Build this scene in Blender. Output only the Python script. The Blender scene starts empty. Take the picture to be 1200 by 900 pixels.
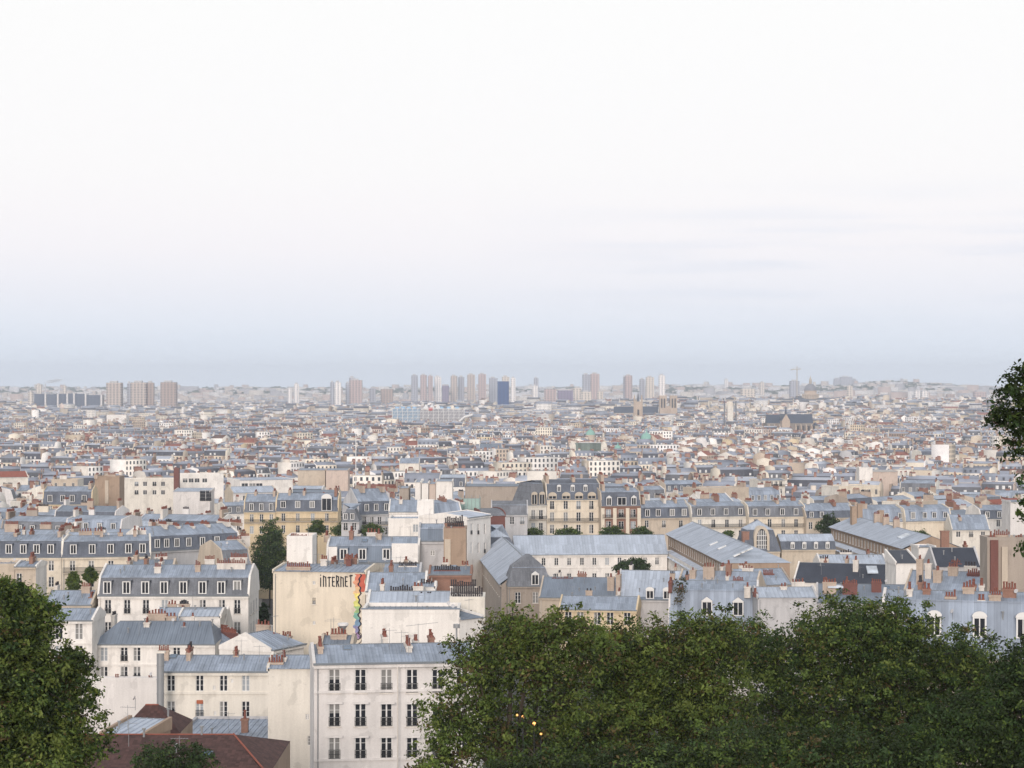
import bpy, bmesh, math, random
import numpy as np
from mathutils import Vector, Matrix

# ------------------------------------------------------------------ camera, world, sun, exposure
S = bpy.context.scene
COL = S.collection
F, CX, HY, CZ = 2450.0, 600.0, 457.0, 74.0        # focal length in photo pixels, centre column, horizon row, eye height
cam = bpy.data.cameras.new('camera')
camo = bpy.data.objects.new('camera', cam); COL.objects.link(camo)
camo.location = (0, 0, CZ); camo.rotation_euler = (math.pi/2, 0, 0)
cam.lens = 36*F/1200; cam.sensor_width = 36; cam.shift_y = 7/1200
cam.clip_start = 1; cam.clip_end = 40000
S.camera = camo

SUN_ROT, SUN_EL = 186, 13
world = bpy.data.worlds.new('World'); S.world = world; world.use_nodes = True
nt = world.node_tree; N = nt.nodes; Lk = nt.links
bg = N['Background']
sky = N.new('ShaderNodeTexSky'); sky.sky_type = 'NISHITA'; sky.sun_disc = False
sky.sun_elevation = math.radians(SUN_EL); sky.sun_rotation = math.radians(SUN_ROT)
sky.air_density = 1.0; sky.dust_density = 0.6; sky.ozone_density = 2.0
# thin high veil of cloud over the clear sky: thickens away from the horizon, with faint streaks
tc = N.new('ShaderNodeTexCoord'); sep = N.new('ShaderNodeSeparateXYZ'); Lk.new(tc.outputs['Generated'], sep.inputs[0])
veil = N.new('ShaderNodeValToRGB'); Lk.new(sep.outputs['Z'], veil.inputs[0])
cr = veil.color_ramp; cr.elements[0].position = 0.0; cr.elements[0].color = (8.4, 9.5, 11.0, 1)
cr.elements[1].position = 1.0; cr.elements[1].color = (8.6, 8.6, 8.8, 1)
for p, c in ((0.008, (8.1, 9.1, 10.5)), (0.023, (7.8, 8.5, 9.8)), (0.045, (8.5, 8.5, 9.35)), (0.066, (9.25, 8.8, 9.2)), (0.085, (9.5, 9.0, 9.15)), (0.105, (9.6, 9.2, 9.15)), (0.19, (9.75, 9.5, 9.2)), (0.4, (9.6, 9.5, 9.5))):
    e = cr.elements.new(p); e.color = (*c, 1)
mp = N.new('ShaderNodeMapping'); mp.inputs['Scale'].default_value = (7, 7, 120); mp.inputs['Location'].default_value = (1.3, 0.4, 0.8)
Lk.new(tc.outputs['Generated'], mp.inputs[0])
nz = N.new('ShaderNodeTexNoise'); nz.inputs['Scale'].default_value = 1.0; nz.inputs['Detail'].default_value = 5
Lk.new(mp.outputs[0], nz.inputs[0])
nr = N.new('ShaderNodeValToRGB'); nr.color_ramp.elements[0].position = .44; nr.color_ramp.elements[1].position = .70
Lk.new(nz.outputs['Fac'], nr.inputs[0])
band = N.new('ShaderNodeValToRGB'); Lk.new(sep.outputs['Z'], band.inputs[0])   # streaks lie low in the sky
bc = band.color_ramp; bc.elements[0].position = .025; bc.elements[0].color = (0, 0, 0, 1); bc.elements[1].position = .10; bc.elements[1].color = (0, 0, 0, 1)
e = bc.elements.new(.064); e.color = (1, 1, 1, 1); e = bc.elements.new(.045); e.color = (.8, .8, .8, 1)
side = N.new('ShaderNodeMapRange'); Lk.new(sep.outputs['X'], side.inputs[0]); side.inputs[1].default_value = -.02; side.inputs[2].default_value = .12
def wm(a, b, op):
    n = N.new('ShaderNodeMath'); n.operation = op; Lk.new(a, n.inputs[0])
    if isinstance(b, (int, float)): n.inputs[1].default_value = b
    else: Lk.new(b, n.inputs[1])
    return n.outputs[0]
streak = wm(wm(wm(nr.outputs[0], band.outputs[0], 'MULTIPLY'), side.outputs[0], 'MULTIPLY'), .62, 'MULTIPLY')
stm = N.new('ShaderNodeMix'); stm.data_type = 'RGBA'; Lk.new(streak, stm.inputs['Factor']); Lk.new(veil.outputs[0], stm.inputs[6])
stm.inputs[7].default_value = (6.0, 6.7, 8.3, 1)
vm = N.new('ShaderNodeMix'); vm.data_type = 'RGBA'; vm.inputs['Factor'].default_value = .88
Lk.new(sky.outputs[0], vm.inputs[6]); Lk.new(stm.outputs[2], vm.inputs[7])
Lk.new(vm.outputs[2], bg.inputs[0]); bg.inputs[1].default_value = 0.052

sun = bpy.data.lights.new('sun', 'SUN'); sun.energy = 1.25; sun.angle = math.radians(16); sun.color = (1.0, .88, .80)
suno = bpy.data.objects.new('sun', sun); COL.objects.link(suno)
_a, _e = math.radians(SUN_ROT), math.radians(SUN_EL)
suno.rotation_euler = Vector((math.sin(_a)*math.cos(_e), math.cos(_a)*math.cos(_e), math.sin(_e))).to_track_quat('Z', 'Y').to_euler()
S.view_settings.view_transform = 'Standard'; S.view_settings.look = 'None'; S.view_settings.gamma = 1
S.view_settings.exposure = 1.13
S.render.engine = 'CYCLES'
cy = S.cycles; cy.max_bounces = 5; cy.diffuse_bounces = 3; cy.glossy_bounces = 2; cy.transmission_bounces = 2; cy.transparent_max_bounces = 6; cy.volume_bounces = 0
cy.use_denoising = True; cy.denoiser = 'OPENIMAGEDENOISE'; cy.denoising_input_passes = 'RGB_ALBEDO_NORMAL'; cy.denoising_prefilter = 'ACCURATE'; cy.use_adaptive_sampling = True; cy.adaptive_threshold = .004
S.render.use_persistent_data = False
HAZE_DENSITY = 8.6e-5
rnd = random.Random(7); rng = np.random.default_rng(7)

# ------------------------------------------------------------------ helpers
def P(px, py, d): return Vector(((px-CX)/F*d, d, CZ-(py-HY)/F*d))
def PZ(py, d): return CZ-(py-HY)/F*d
GY = [0, 60, 100, 150, 200, 300, 450, 600, 800, 1100, 1500]
GZ = [64, 54, 46, 36, 30, 25, 19, 14, 7, 1, 0]
def g(x, y):
    z = np.interp(y, GY, GZ)
    s = np.asarray(x)/np.maximum(y, 1)*F+600
    z = z+24*np.exp(-((np.asarray(x)-640)**2/700**2+(np.asarray(y)-4700)**2/700**2))
    t = np.clip((np.asarray(y)-6300)/5200, 0, 1); t = t*t*(3-2*t)
    return z+t*np.interp(s, [-300, 0, 500, 700, 820, 900, 990, 1045, 1110, 1200, 1400], [68, 68, 66, 70, 82, 74, 88, 104, 84, 58, 50])

def tag(o, label=None, cat=None, group=None, kind=None):
    if label: o['label'] = label
    if cat: o['category'] = cat
    if group: o['group'] = group
    if kind: o['kind'] = kind
    return o
def empty(name, loc):
    o = bpy.data.objects.new(name, None); o.location = loc; o.empty_display_size = .5; COL.objects.link(o); return o
def put(name, me, parent=None, loc=(0, 0, 0), rz=0):
    o = bpy.data.objects.new(name, me); COL.objects.link(o)
    if parent: o.parent = parent
    o.location = loc; o.rotation_euler = (0, 0, rz); return o

class MB:
    def __init__(s): s.v = []; s.f = []; s.m = []; s.mats = []
    def mi(s, m):
        if m not in s.mats: s.mats.append(m)
        return s.mats.index(m)
    def poly(s, pts, m):
        b = len(s.v); s.v += [tuple(p) for p in pts]; s.f.append(tuple(range(b, b+len(pts)))); s.m.append(s.mi(m))
    def box(s, x0, x1, y0, y1, z0, z1, m, bottom=True):
        b = len(s.v); k = s.mi(m)
        s.v += [(x0, y0, z0), (x1, y0, z0), (x1, y1, z0), (x0, y1, z0), (x0, y0, z1), (x1, y0, z1), (x1, y1, z1), (x0, y1, z1)]
        fs = [(0, 1, 5, 4), (1, 2, 6, 5), (2, 3, 7, 6), (3, 0, 4, 7), (4, 5, 6, 7)]+([(3, 2, 1, 0)] if bottom else [])
        s.f += [tuple(b+i for i in q) for q in fs]; s.m += [k]*len(fs)
    def prism(s, poly, x0, x1, m):
        """polygon of (y,z) points swept along x"""
        n = len(poly); b = len(s.v); k = s.mi(m)
        s.v += [(x0, y, z) for y, z in poly]+[(x1, y, z) for y, z in poly]
        s.f.append(tuple(range(b, b+n))); s.f.append(tuple(range(b+2*n-1, b+n-1, -1))); s.m += [k, k]
        for i in range(n):
            j = (i+1) % n; s.f.append((b+i, b+n+i, b+n+j, b+j)); s.m.append(k)
    def tube(s, p0, p1, r0, r1, m, n=8, caps=True):
        p0, p1 = Vector(p0), Vector(p1); d = (p1-p0)
        q = d.to_track_quat('Z', 'Y'); b = len(s.v); k = s.mi(m)
        for p, r in ((p0, r0), (p1, r1)):
            for i in range(n):
                a = 2*math.pi*i/n; s.v.append(tuple(p+q@Vector((r*math.cos(a), r*math.sin(a), 0))))
        for i in range(n):
            j = (i+1) % n; s.f.append((b+i, b+j, b+n+j, b+n+i)); s.m.append(k)
        if caps: s.f.append(tuple(b+n+i for i in range(n))); s.m.append(k)
    def lathe(s, c, prof, m, n=16, sq=1.0):
        b = len(s.v); k = s.mi(m)
        for r, z in prof:
            for i in range(n):
                a = 2*math.pi*i/n; s.v.append((c[0]+r*math.cos(a), c[1]+r*math.sin(a)*sq, c[2]+z))
        for j in range(len(prof)-1):
            for i in range(n):
                i2 = (i+1) % n; s.f.append((b+j*n+i, b+j*n+i2, b+(j+1)*n+i2, b+(j+1)*n+i)); s.m.append(k)
    def mesh(s, name, smooth=False):
        me = bpy.data.meshes.new(name); me.from_pydata(s.v, [], s.f)
        for m in s.mats: me.materials.append(m)
        if s.m: me.polygons.foreach_set('material_index', s.m)
        if smooth: me.polygons.foreach_set('use_smooth', [True]*len(s.f))
        me.update(); return me
    def build(s, name, parent=None, loc=(0, 0, 0), rz=0, smooth=False): return put(name, s.mesh(name, smooth), parent, loc, rz)

# ------------------------------------------------------------------ materials
def mat(name, col, rough=.85, var=.18, scale=.5, streak=.0, panel=None, spec=.3, grain=0.0, patch=0.0):
    m = bpy.data.materials.new(name); m.use_nodes = True; t = m.node_tree; n = t.nodes; l = t.links
    b = n['Principled BSDF']; b.inputs['Roughness'].default_value = rough; b.inputs['Specular IOR Level'].default_value = spec
    tc = n.new('ShaderNodeTexCoord'); fac = None
    def math_(op, a, c):
        q = n.new('ShaderNodeMath'); q.operation = op
        for i, v in enumerate((a, c)):
            if isinstance(v, (int, float)): q.inputs[i].default_value = v
            else: l.new(v, q.inputs[i])
        return q.outputs[0]
    def noise(sc, det=4, mapping=None):
        q = n.new('ShaderNodeTexNoise'); q.inputs['Scale'].default_value = sc; q.inputs['Detail'].default_value = det
        if mapping:
            mp = n.new('ShaderNodeMapping'); mp.inputs['Scale'].default_value = mapping; l.new(tc.outputs['Object'], mp.inputs[0]); l.new(mp.outputs[0], q.inputs[0])
        else: l.new(tc.outputs['Object'], q.inputs[0])
        return q.outputs['Fac']
    f = math_('ADD', 1-var*1.0, math_('MULTIPLY', noise(scale), var*2))
    if streak: f = math_('MULTIPLY', f, math_('ADD', 1-streak, math_('MULTIPLY', noise(1, 3, (1.6, 1.6, .12)), streak*2)))
    if patch:
        q = math_('MULTIPLY', math_('GREATER_THAN', noise(.33, 5, (1, 1, .8)), .57), patch); f = math_('MULTIPLY', f, math_('SUBTRACT', 1, q))
        q = math_('MULTIPLY', math_('LESS_THAN', noise(.21, 6, (1.3, 1.3, .5)), .40), patch*.7); f = math_('MULTIPLY', f, math_('ADD', 1, q))
    if grain: f = math_('MULTIPLY', f, math_('ADD', 1-grain, math_('MULTIPLY', noise(5, 2), grain*2)))
    if panel:
        sx, sy, amt = panel
        sp = n.new('ShaderNodeSeparateXYZ'); l.new(tc.outputs['Object'], sp.inputs[0])
        fx = math_('FLOOR', math_('DIVIDE', sp.outputs[0], sx), 0); fy = math_('FLOOR', math_('DIVIDE', sp.outputs[1], sy), 0)
        cb = n.new('ShaderNodeCombineXYZ'); l.new(fx, cb.inputs[0]); l.new(fy, cb.inputs[1])
        wn = n.new('ShaderNodeTexWhiteNoise'); wn.noise_dimensions = '2D'; l.new(cb.outputs[0], wn.inputs['Vector'])
        f = math_('MULTIPLY', f, math_('ADD', 1-amt, math_('MULTIPLY', wn.outputs['Value'], amt*2)))
        fr = math_('FRACT', math_('DIVIDE', sp.outputs[0], sx), 0)
        f = math_('MULTIPLY', f, math_('SUBTRACT', 1, math_('MULTIPLY', math_('LESS_THAN', fr, .09), .22)))
    vm = n.new('ShaderNodeVectorMath'); vm.operation = 'SCALE'; vm.inputs[0].default_value = col; l.new(f, vm.inputs['Scale'])
    l.new(vm.outputs[0], b.inputs['Base Color'])
    return m
W = {}
for k, c in dict(white=(.70, .675, .64), white2=(.62, .60, .585), cream=(.63, .565, .465), ivory=(.64, .61, .55), beige=(.47, .405, .33), yellow=(.585, .48, .325), grey=(.45, .45, .46),
                 brown=(.32, .24, .18), taupe=(.335, .29, .25), stone=(.49, .43, .35), pink=(.50, .415, .36), ochre=(.5, .40, .26)).items():
    W[k] = mat('plaster_'+k, c, .9, .16, .22, .17, grain=.10, patch=.11)
W['brick'] = mat('brick', (.25, .145, .11), .9, .2, .8, .1, grain=.2)
W['redbrick'] = mat('red_brick', (.16, .072, .062), .9, .2, .8, .1, grain=.2)
R = dict(zinc=mat('zinc_sheets', (.25, .295, .365), .62, .26, .22, .2, panel=(.66, 2.3, .18), spec=.4),
         zinclight=mat('pale_zinc_sheets', (.36, .41, .485), .6, .2, .3, .12, panel=(.7, 2.6, .12), spec=.4),
         zincdark=mat('dark_zinc_sheets', (.16, .195, .245), .6, .22, .3, panel=(.66, 2.3, .10), spec=.4),
         slate=mat('slate', (.10, .115, .145), .7, .4, .35, .2, panel=(.5, 1.1, .12), grain=.3, spec=.4),
         slategrey=mat('weathered_slate', (.145, .155, .175), .7, .4, .3, .25, panel=(.5, 1.0, .12), grain=.3),
         slateblack=mat('black_slate', (.035, .042, .06), .6, .4, .4, grain=.25),
         tile=mat('brown_tiles', (.068, .034, .030), .85, .25, .9, panel=(.3, .33, .3), grain=.2),
         redtile=mat('red_tiles', (.25, .085, .06), .85, .25, .9, grain=.25),
         gravel=mat('gravel_roof', (.42, .40, .38), .95, .2, .6, grain=.1),
         green=mat('green_copper', (.22, .40, .35), .7, .2, .5, grain=.1))
POT = mat('terracotta_pots', (.205, .08, .06), .85, .25, 1.5, grain=.2)
POTD = mat('black_pots', (.045, .04, .045), .8, .2, 1)
STACK = mat('chimney_render', (.40, .325, .265), .9, .28, .8, .25, grain=.2)
STACKW = mat('white_chimney_render', (.58, .545, .50), .9, .2, .8, .25, grain=.15)
FRAME = mat('white_window_paint', (.66, .66, .65), .5, .1)
IRON = mat('dark_ironwork', (.03, .032, .036), .6, .1)
METAL = mat('steel_duct', (.23, .24, .25), .35, .15, .7, spec=.6)
GUTTER = mat('gutter_zinc', (.16, .18, .20), .6, .1)
CURT = mat('curtain', (.22, .22, .215), .9, .15, 2)
SHUT = mat('grey_blind', (.30, .33, .36), .8, .1)
ASPH = mat('asphalt', (.055, .055, .058), .9, .25, .15)
PAVE = mat('pavement_stone', (.20, .195, .19), .9, .2, .4)
def glass(name, c, r=.12):
    m = bpy.data.materials.new(name); m.use_nodes = True; b = m.node_tree.nodes['Principled BSDF']
    b.inputs['Base Color'].default_value = (*c, 1); b.inputs['Roughness'].default_value = r; b.inputs['Specular IOR Level'].default_value = .5
    n = m.node_tree.nodes; l = m.node_tree.links
    oi = n.new('ShaderNodeTexCoord'); q = n.new('ShaderNodeTexNoise'); q.inputs['Scale'].default_value = .35; l.new(oi.outputs['Object'], q.inputs[0])
    vm = n.new('ShaderNodeVectorMath'); vm.operation = 'SCALE'; vm.inputs[0].default_value = tuple(x*2 for x in c); l.new(q.outputs['Fac'], vm.inputs['Scale']); l.new(vm.outputs[0], b.inputs['Base Color'])
    return m
GLASS = glass('window_glass', (.022, .025, .032))
GLASSB = glass('blue_glass', (.05, .10, .17))
SKYL = glass('skylight_glass', (.45, .50, .56), .2)

# ------------------------------------------------------------------ windows, dormers, chimney parts (shared meshes)
_cache = {}
def window_mesh(w, h, kind):
    """origin: bottom centre, outer face of frame at y=0, glass behind"""
    key = ('w', round(w, 2), round(h, 2), kind)
    if key in _cache: return _cache[key]
    b = MB(); t = .07
    b.box(-w/2, -w/2+t, 0, .09, 0, h, FRAME); b.box(w/2-t, w/2, 0, .09, 0, h, FRAME)
    b.box(-w/2+t, w/2-t, .002, .09, h-t, h, FRAME); b.box(-w/2+t, w/2-t, .002, .09, 0, t, FRAME)
    b.box(-.07, .07, .004, .09, t, h-t, FRAME)
    if kind != 'far':
        for z in (.36, .68): b.box(-w/2+t, -.07, .02, .08, h*z, h*z+.035, FRAME); b.box(.07, w/2-t, .02, .08, h*z, h*z+.035, FRAME)
    if 'rail' in kind:
        for z in (.06, .45, .86): b.box(-w/2-.02, w/2+.02, -.14, -.11, z, z+.035, IRON)
        n = int(w/.09)
        for i in range(n+1): b.box(-w/2+i*w/n-.014, -w/2+i*w/n+.014, -.135, -.115, .03, .88, IRON)
    if kind == 'sill' or 'rail' in kind: b.box(-w/2-.12, w/2+.12, -.2, .02, -.12, -.003, STACKW)
    me = b.mesh('window'); _cache[key] = me; return me
def pane_mesh(w, h, kind):
    key = ('p', round(w, 2), round(h, 2), kind)
    if key in _cache: return _cache[key]
    b = MB(); t = .06
    if kind == 'curtain': b.box(-w/2+t, -.05, .055, .07, t, h-t, CURT); b.box(.05, w/2-t, .055, .07, t, h-t, GLASS)
    elif kind == 'curtains': b.box(-w/2+t, w/2-t, .055, .07, t, h-t, CURT)
    elif kind == 'half': b.box(-w/2+t, w/2-t, .055, .07, h*.55, h-t, CURT); b.box(-w/2+t, w/2-t, .055, .07, t, h*.55, GLASS)
    elif kind == 'blind': b.box(-w/2+t, w/2-t, .055, .07, t, h-t, SHUT)
    else: b.box(-w/2+t, w/2-t, .055, .07, t, h-t, GLASS)
    me = b.mesh('pane'); _cache[key] = me; return me
def farwin_mesh(w, h):
    key = ('fw', round(w, 2), round(h, 2))
    if key in _cache: return _cache[key]
    b = MB(); t = .09
    b.box(-w/2, w/2, .05, .08, 0, h, GLASS)
    b.box(-w/2, -w/2+t, 0, .05, 0, h, FRAME); b.box(w/2-t, w/2, 0, .05, 0, h, FRAME); b.box(-.05, .05, 0, .05, 0, h-t, FRAME); b.box(-w/2+t, w/2-t, 0, .05, h-t, h, FRAME)
    me = b.mesh('window'); _cache[key] = me; return me
def dormer_mesh(w, h, dep, kind, roofm):
    """box standing out of a steep roof: white front with two dark panes"""
    key = ('d', round(w, 2), round(h, 2), round(dep, 2), kind, roofm.name)
    if key in _cache: return _cache[key]
    b = MB(); t = .17
    front = W['stone'] if kind == 'stone' else FRAME
    b.box(-w/2, w/2, .16, dep, 0, h, roofm)
    b.box(-w/2, -w/2+t, 0, .16, 0, h, front); b.box(w/2-t, w/2, 0, .16, 0, h, front); b.box(-w/2+t, w/2-t, 0, .16, h-t, h, front); b.box(-w/2+t, w/2-t, 0, .16, 0, .12, front)
    if kind == 'lite': b.box(-w/2+t, w/2-t, .06, .12, .12, h-t, CURT)
    else: b.box(-w/2+t, w/2-t, .08, .12, .12, h-t, GLASS)
    b.box(-.055, .055, .03, .08, .12, h-t, FRAME)
    if kind in ('arch', 'stone'):
        n = 8; top = [(-w/2-.08, h)]+[(-(w/2+.08)*math.cos(math.pi*i/n), h+.42*w*math.sin(math.pi*i/n)) for i in range(1, n)]+[(w/2+.08, h)]
        k = b.mi(front); o = len(b.v)
        b.v += [(x, -.06, z) for x, z in top]+[(x, .2, z) for x, z in top]; nn = len(top)
        b.f.append(tuple(o+i for i in range(nn))); b.m.append(k)
        k2 = b.mi(roofm)
        for i in range(nn-1): b.f.append((o+i, o+i+1, o+nn+i+1, o+nn+i)); b.m.append(k2)
        b.box(-w/2-.05, w/2+.05, .2, dep, h, h+.18, roofm)
    elif kind == 'ped':
        b.prism([(0, 0)], 0, 0, front) if 0 else None
        b.poly([(-w/2-.12, -.08, h), (w/2+.12, -.08, h), (0, -.08, h+.42*w)], front)
        b.poly([(-w/2-.12, -.08, h), (0, -.08, h+.42*w), (0, dep, h+.42*w), (-w/2-.12, dep, h)], roofm); b.poly([(w/2+.12, -.08, h), (w/2+.12, dep, h), (0, dep, h+.42*w), (0, -.08, h+.42*w)], roofm)
    else:
        b.box(-w/2-.1, w/2+.1, -.1, dep, h, h+.12, roofm)
    me = b.mesh('dormer'); _cache[key] = me; return me
def pot_mesh(r, h, m):
    key = ('pot', round(r, 2), round(h, 2), m.name)
    if key in _cache: return _cache[key]
    b = MB(); b.lathe((0, 0, 0), [(r*.95, -.03), (r, h*.15), (r*.8, h*.25), (r*.72, h*.85), (r*.92, h*.9), (r*.92, h), (r*.6, h), (r*.6, h*.7)], m, 8)
    me = b.mesh('chimney_pot', True); _cache[key] = me; return me

# ------------------------------------------------------------------ one building block
BLOCKS = []
FOOT = []          # footprints of everything that stands, for the filler districts
def rot(th, u, v): return (math.cos(th)*u-math.sin(th)*v, math.sin(th)*u+math.cos(th)*v)
class Block: pass
def chimney(E, org, th, u, v, wu, lv, zb, zt, n, m=None, potm=None, sub=True, poth=.6):
    """stack with a projecting cap and a row of pots along its longer side; zb/zt relative to org.z"""
    m = m or STACK; potm = potm or POT
    b = MB(); hgt = zt-zb
    b.box(-wu/2, wu/2, -lv/2, lv/2, 0, hgt-.2, m); b.box(-wu/2-.07, wu/2+.07, -lv/2-.07, lv/2+.07, hgt-.2, hgt, m)
    x, y = rot(th, u, v)
    n = int(n); pr = min(.17, .45*max(wu, lv)/max(n, 1), .42*min(wu, lv))
    if not sub and n:
        for i in range(n):
            t = (i+.5)/n-.5; hh = poth*(.75+.5*rnd.random())
            cx, cyy = (t*wu, 0) if wu >= lv else (0, t*lv)
            b.tube((cx, cyy, hgt), (cx, cyy, hgt+hh), pr, pr*.8, potm, 5)
    c = b.build('chimney', E, (org[0]+x-E.location.x, org[1]+y-E.location.y, org[2]+zb-E.location.z), th)
    if sub:
        for i in range(n):
            t = (i+.5)/n-.5; hh = poth*(.8, 1, 1.25)[rnd.randrange(3)]
            put('chimney_pot', pot_mesh(pr, hh, potm), c, ((t*wu, 0, hgt) if wu >= lv else (0, t*lv, hgt)))
    return c
def block(E, org, th, Wd, L, depth_below, prof, wallm, roofm, wins=(), winkind=None, hips=(0, 0), party=True, cornice=True, bands=(), balc=(), dorms=(), dkind='box', near=True, ribs=True, sidewins=(), roofname='roof', flat=False, partym=None, shops=False):
    """org: front-left corner at eave height. prof: [(v, w, material)...] roof section front to back. wins: (u, w_bottom, w, h)"""
    loc = (org[0]-E.location.x, org[1]-E.location.y, org[2]-E.location.z)
    def T(u, v, w): x, y = rot(th, u, v); return (loc[0]+x, loc[1]+y, loc[2]+w)
    b = MB(); D = depth_below; rec = .22
    # front wall as a grid with real openings
    us = sorted({0.0, float(Wd)} | {round(u-w/2, 3) for u, z, w, h in wins} | {round(u+w/2, 3) for u, z, w, h in wins})
    zs = sorted({0.0, float(-D)} | {round(z, 3) for u, z, w, h in wins} | {round(z+h, 3) for u, z, w, h in wins})
    us = [u for u in us if 0 <= u <= Wd]; zs = [z for z in zs if -D <= z <= 0]
    for i in range(len(us)-1):
        for j in range(len(zs)-1):
            uc, zc = (us[i]+us[i+1])/2, (zs[j]+zs[j+1])/2
            if any(abs(uc-u) < w/2 and z < zc < z+h for u, z, w, h in wins): continue
            b.poly([(us[i], 0, zs[j]), (us[i+1], 0, zs[j]), (us[i+1], 0, zs[j+1]), (us[i], 0, zs[j+1])], wallm)
    for u, z, w, h in wins:
        a, c = u-w/2, u+w/2
        b.poly([(a, 0, z), (a, rec, z), (a, rec, z+h), (a, 0, z+h)], wallm); b.poly([(c, 0, z), (c, 0, z+h), (c, rec, z+h), (c, rec, z)], wallm)
        b.poly([(a, 0, z), (c, 0, z), (c, rec, z), (a, rec, z)], wallm); b.poly([(a, 0, z+h), (a, rec, z+h), (c, rec, z+h), (c, 0, z+h)], wallm)
        b.poly([(a, rec, z), (c, rec, z), (c, rec, z+h), (a, rec, z+h)], SHUT)
    pm = partym or wallm
    b.poly([(0, L, -D), (0, 0, -D), (0, 0, 0), (0, L, 0)], pm); b.poly([(Wd, 0, -D), (Wd, L, -D), (Wd, L, 0), (Wd, 0, 0)], pm); b.poly([(Wd, L, -D), (0, L, -D), (0, L, 0), (Wd, L, 0)], wallm)
    wtop = max(w for v, w, m in prof)
    if flat:
        b.box(-.02, Wd+.02, -.04, .3, .002, .5, wallm); b.box(-.02, Wd+.02, L-.3, L+.04, .002, .5, wallm); b.box(-.03, .3, .302, L-.302, .002, .5, pm); b.box(Wd-.3, Wd+.03, .302, L-.302, .002, .5, pm)
    else:
        for s, hp, uu in ((0, hips[0], 0), (1, hips[1], Wd)):
            if hp: continue
            pts = [(min(max(v, 0), L), w) for v, w, m in prof]
            if party:
                p2 = [(pts[0][0], -.3)]+[(v, w+.28) for v, w in pts]+[(pts[-1][0], -.3)]
                b.prism(p2, uu-.13-.011*(s+1), uu+.15+.013*s, pm)
            else: b.poly([(uu, v, w) for v, w in pts], wallm)
    o_wall = b.build('wall', E, loc, th)
    # roof
    r = MB(); n = len(prof)
    def off(k, hp): v = prof[k][0]; return hp*max(0, min(v, L-v))
    Lp = [(off(k, hips[0])-(0 if party else .15), prof[k][0], prof[k][1]+.03) for k in range(n)]
    Rp = [(Wd-off(k, hips[1])+(0 if party else .15), prof[k][0], prof[k][1]+.03) for k in range(n)]
    for k in range(n-1):
        m = prof[k][2]; r.poly([Lp[k], Rp[k], Rp[k+1], Lp[k+1]], m)
        if ribs and near and 'zinc' in m.name:
            a0, a1 = Lp[k], Lp[k+1]; dz = a1[2]-a0[2]; dv = a1[1]-a0[1]; ln = math.hypot(dz, dv)
            if ln > .5:
                nv, nw = -dz/ln*.05, abs(dv)/ln*.05+.01
                step = .66; q = step*.5
                while q < Wd:
                    u0, u1 = q-.025, q+.025
                    if Lp[k][0] < q < Rp[k][0] and Lp[k+1][0] < q < Rp[k+1][0]:
                        v0, w0, v1, w1 = a0[1], a0[2], a1[1], a1[2]
                        r.poly([(u0, v0+nv, w0+nw), (u1, v0+nv, w0+nw), (u1, v1+nv, w1+nw), (u0, v1+nv, w1+nw)], m)
                        r.poly([(u0, v0, w0), (u0, v0+nv, w0+nw), (u0, v1+nv, w1+nw), (u0, v1, w1)], m); r.poly([(u1, v0, w0), (u1, v1, w1), (u1, v1+nv, w1+nw), (u1, v0+nv, w0+nw)], m)
                    q += step
    for hp, pts in ((hips[0], Lp), (hips[1], Rp)):
        if hp:
            for k in range((n)//2):
                j = n-1-k
                if j-1 > k+1 or True:
                    q = [pts[k], pts[k+1], pts[j-1], pts[j]]
                    if k+1 == j-1: q = [pts[k], pts[k+1], pts[j]]
                    if k+1 > j-1: continue
                    r.poly(q, prof[k][2])
    # ridge and eave flashings
    if not flat:
        kr = max(range(n), key=lambda k: prof[k][1]); a, c = Lp[kr], Rp[kr]
        if c[0]-a[0] > 1: r.box(a[0], c[0], a[1]-.09, a[1]+.09, a[2]-.05, a[2]+.05, GUTTER if 'tile' not in prof[kr-1][2].name else R['redtile'])
        if n == 5 and prof[1][1] > 1.2:
            a, c = Lp[1], Rp[1]; r.box(a[0], c[0], a[1]-.1, a[1]+.1, a[2]-.02, a[2]+.1, R['zinc'])
    o_roof = r.build(roofname, E, loc, th)
    if cornice and not flat:
        cb = MB(); cb.box(-.05, Wd+.05, -.38, -.003, -.42, -.1, wallm); cb.box(-.08, Wd+.08, -.5, -.02, -.098, .06, GUTTER); cb.build('cornice', E, loc, th)
    for z in bands:
        bb = MB(); bb.box(-.02, Wd+.02, -.13, -.002, z-.13, z+.1, wallm); bb.build('string_course', E, loc, th)
    for z in balc:
        bb = MB(); bb.box(.1, Wd-.1, -.75, -.002, z-.18, z, W['stone'])
        for zz in (.12, .9): bb.box(.15, Wd-.15, -.72, -.68, z+zz, z+zz+.06, IRON)
        k = int(Wd/(.16 if near else .3))
        for i in range(k+1): bb.box(.15+(Wd-.3)*i/k-.02, .15+(Wd-.3)*i/k+.02, -.715, -.685, z, z+.9, IRON)
        bb.build('balcony', E, loc, th)
    for u, z, w, h in wins:
        k = winkind or rnd.choice(['plain', 'plain', 'plain', 'rail'])
        if near:
            o = put('window', window_mesh(w, h, k), E, T(u, .1, z), th)
            put('pane', pane_mesh(w, h, rnd.choice(['dark', 'dark', 'dark', 'dark', 'curtain', 'half', 'curtains', 'blind'])), o)
        else: put('window', farwin_mesh(w, h), E, T(u, .06, z), th)
    for sd, v, z, w, h in sidewins:
        put('window', farwin_mesh(w, h) if not near else window_mesh(w, h, 'sill'), E, T(Wd+.06 if sd > 0 else -.06, v, z), th+(math.pi/2 if sd > 0 else -math.pi/2))
        if near: put('pane', pane_mesh(w, h, 'dark'), list(E.children)[-1])
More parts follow.
